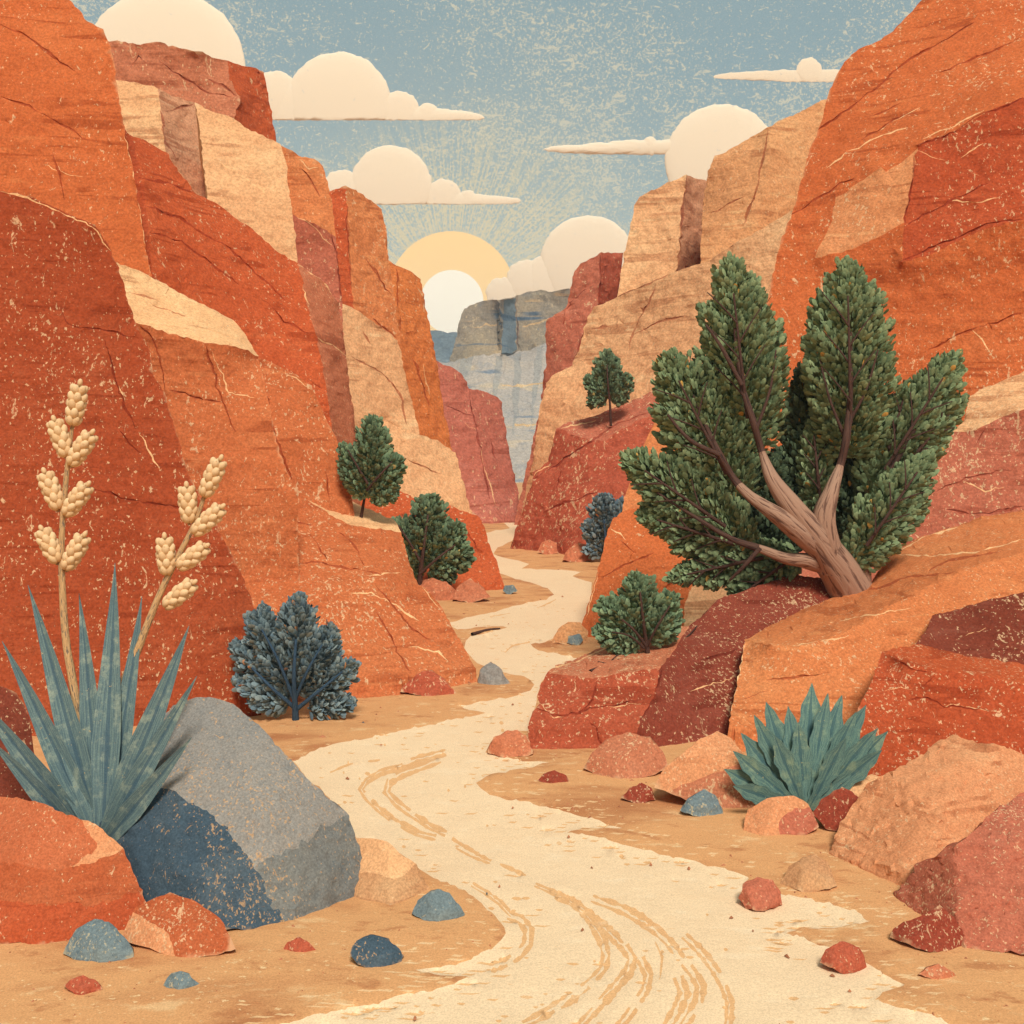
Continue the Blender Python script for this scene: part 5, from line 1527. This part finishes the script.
cloud('huge round cloud rising above the rosy cliff top at the upper left', 130, [(163, 72, 83), (90, 90, 60)])
cloud('highest whole flat bottomed cloud with one tall dome and a long right tail', 120, [(338, 105, 53), (274, 97, 26), (300, 108, 30), (398, 113, 22), (427, 116, 13), (440, 117, (44, 7)), (430, 117, (36, 9))])
cloud('flat bottomed domed cloud just above the sun and its rays', 204, [(391, 186, 41), (342, 191, 21), (360, 195, 22), (443, 197, 18), (468, 200, 10), (472, 201, (49, 6)), (460, 201, (40, 8))])
cloud('rounded cloud low beside the sun, resting behind the far mesa', 318, [(588, 263, 48), (527, 281, 21), (503, 294, 17), (545, 280, 24), (640, 280, 40)], 1500)
cloud('large round cloud on the right with a thin streak stretching left', 200, [(722, 161, 57), (650, 146, 9), (610, 149, (66, 5)), (650, 147, (50, 7.5)), (630, 148, (60, 6))], 1650)
cloud('thin streak cloud with one small bump at the upper right', 82, [(809, 71, 13), (790, 76, (77, 5)), (825, 76, (52, 6.5)), (795, 76, (40, 6))], 1650)


def emis(name, col, s):
    m = bpy.data.materials.new(name); m.use_nodes = True
    nt = m.node_tree; nt.nodes.clear()
    e = nt.nodes.new('ShaderNodeEmission'); o = nt.nodes.new('ShaderNodeOutputMaterial')
    e.inputs['Color'].default_value = (*col, 1); e.inputs['Strength'].default_value = s
    nt.links.new(e.outputs[0], o.inputs[0])
    return m


def ball(name, px, py, r, Y, mat, parent=None):
    c = P(px, py, Y); R = r * Y / 1000
    off = parent.location if parent else Vector((0, 0, 0))
    V = [(c.x + a[0] * R - off.x, c.y + a[1] * R - off.y, c.z + a[2] * R - off.z) for a in UVS]
    return link_mesh(name, V, [f[::-1] for f in UVF], [mat], parent=parent, origin=None if parent is None else None)


SUN_P = (452, 298)
sun_e = empty('sun', P(452, 298, 7000))
tag(sun_e, 'white sun disc in a pale yellow halo, half sunk behind the far mesa', 'sun')
ball('sun_disc', 452, 302, 31.5, 6400, emis('sun_white', (1.0, 0.88, 0.68), 1.24), sun_e)
ball('sun_halo', 452, 297, 64, 7200, emis('sun_yellow', (0.99, 0.64, 0.27), 1.25), sun_e)

EXPOSURE = 0.0
SUN_DIR = Vector((0.12, -0.65, 0.75)).normalized()
el = math.asin(SUN_DIR.z); rot = math.atan2(SUN_DIR.x, SUN_DIR.y)
w = bpy.data.worlds.new('World'); scene.world = w
w.use_nodes = True
n = N(w.node_tree)
bg = w.node_tree.nodes['Background']
sky = n.n('ShaderNodeTexSky', sky_type='NISHITA')
sky.sun_disc = False; sky.sun_elevation = el; sky.sun_rotation = rot
sky.air_density = 1.0; sky.dust_density = 2.0
tcw = n.n('ShaderNodeTexCoord').outputs['Generated']
sep = n.n('ShaderNodeSeparateXYZ'); n.l(tcw, sep.inputs[0])
STR = 0.1
def S_(rgb): return [v / STR for v in lin(rgb)]
h = sep.outputs['Z']
col = n.mix(n.ramp(h, 0.10, 0.40), S_((190, 203, 192)), S_((157, 177, 177)))
fine = n.noise(tcw, 420.0, 2, 0.8)
col = n.mix(n.ramp(fine, 0.35, 0.65, 0.0, 0.22), col, S_((116, 150, 162)))
# thin high wisps and pale grainy flecks
reg = n.ramp(n.noise(n.mapping(tcw, loc=(2, 0, 1)), 9.0, 4, 0.6), 0.42, 0.66)
lowm = n.ramp(h, 0.42, 0.16)
den = n.math('ADD', n.math('MULTIPLY', reg, 0.075), n.math('MULTIPLY', lowm, 0.075))
fk = n.noise(tcw, 420.0, 3, 0.75)
fkm = n.ramp(n.math('ADD', fk, den), 0.59, 0.67)
fk2 = n.noise(n.mapping(tcw, (1, 1, 2.2), (0, .35, 0)), 75.0, 5, 0.75, 0.8)
fkm2 = n.ramp(n.math('ADD', fk2, n.math('MULTIPLY', den, 0.6)), 0.615, 0.65)
col = n.mix(n.math('MULTIPLY', n.math('MAXIMUM', fkm, fkm2), 0.72), col, S_((240, 224, 186)))
# sunbeams fanning out from the low sun
uu = n.math('DIVIDE', sep.outputs['X'], n.math('MAXIMUM', sep.outputs['Y'], 0.05))
vv = n.math('DIVIDE', sep.outputs['Z'], n.math('MAXIMUM', sep.outputs['Y'], 0.05))
du = n.math('SUBTRACT', uu, (SUN_P[0] - 512) / 1000.0); dv = n.math('SUBTRACT', vv, (HOR - SUN_P[1]) / 1000.0)
ang = n.math('ARCTAN2', du, dv)
rad = n.math('SQRT', n.math('ADD', n.math('MULTIPLY', du, du), n.math('MULTIPLY', dv, dv)))
cv = n.n('ShaderNodeCombineXYZ')
n.l(n.math('MULTIPLY', ang, 52.0), cv.inputs[0]); n.l(n.math('MULTIPLY', rad, 9.0), cv.inputs[1])
ray = n.noise(cv.outputs[0], 1.0, 3, 0.6)
ray = n.math('ADD', ray, n.math('MULTIPLY', n.math('SUBTRACT', n.noise(tcw, 420.0, 1), 0.5), 0.4))
col = n.mix(n.ramp(rad, 0.34, 0.05, 0.0, 0.22), col, S_((232, 220, 184)))
rf = n.math('MULTIPLY', n.ramp(ray, 0.45, 0.56), n.ramp(rad, 0.22, 0.07, 0.0, 0.9))
col = n.mix(rf, col, S_((244, 222, 170)))
final = n.mix(0.88, sky.outputs['Color'], col)
n.l(final, bg.inputs['Color'])
bg.inputs['Strength'].default_value = STR

sd = bpy.data.lights.new('front_sunlight', 'SUN')
sd.energy = 3.7; sd.angle = math.radians(14); sd.color = (1.0, 0.95, 0.87)
so = bpy.data.objects.new('front_sunlight', sd); COL.objects.link(so)
so.rotation_euler = SUN_DIR.to_track_quat('Z', 'Y').to_euler()

# ------------------------------------------------------------------ haze
HAZE = True
if HAZE:
    x0, x1, y0, y1, z0, z1 = -300, 300, -60, 690, -2, 100
    hv = [(x, y, z) for x in (x0, x1) for y in (y0, y1) for z in (z0, z1)]
    hf = [(0, 1, 3, 2), (4, 6, 7, 5), (0, 4, 5, 1), (2, 3, 7, 6), (0, 2, 6, 4), (1, 5, 7, 3)]
    mh = bpy.data.materials.new('haze'); mh.use_nodes = True
    nt = mh.node_tree; nt.nodes.clear()
    pv = nt.nodes.new('ShaderNodeVolumePrincipled'); om = nt.nodes.new('ShaderNodeOutputMaterial')
    pv.inputs['Color'].default_value = (0.62, 0.76, 0.88, 1); pv.inputs['Density'].default_value = 0.0006
    nt.links.new(pv.outputs[0], om.inputs['Volume'])
    ho = link_mesh('haze', hv, hf, [mh], smooth=False)
    ho['kind'] = 'stuff'

vs_ = scene.view_settings
scene.display_settings.display_device = 'sRGB'
vs_.view_transform = 'Standard'; vs_.look = 'None'; vs_.gamma = 1.0; vs_.exposure = EXPOSURE
vs_.use_curve_mapping = False
scene.cycles.max_bounces = 6
scene.cycles.volume_bounces = 0
scene.cycles.use_denoising = True
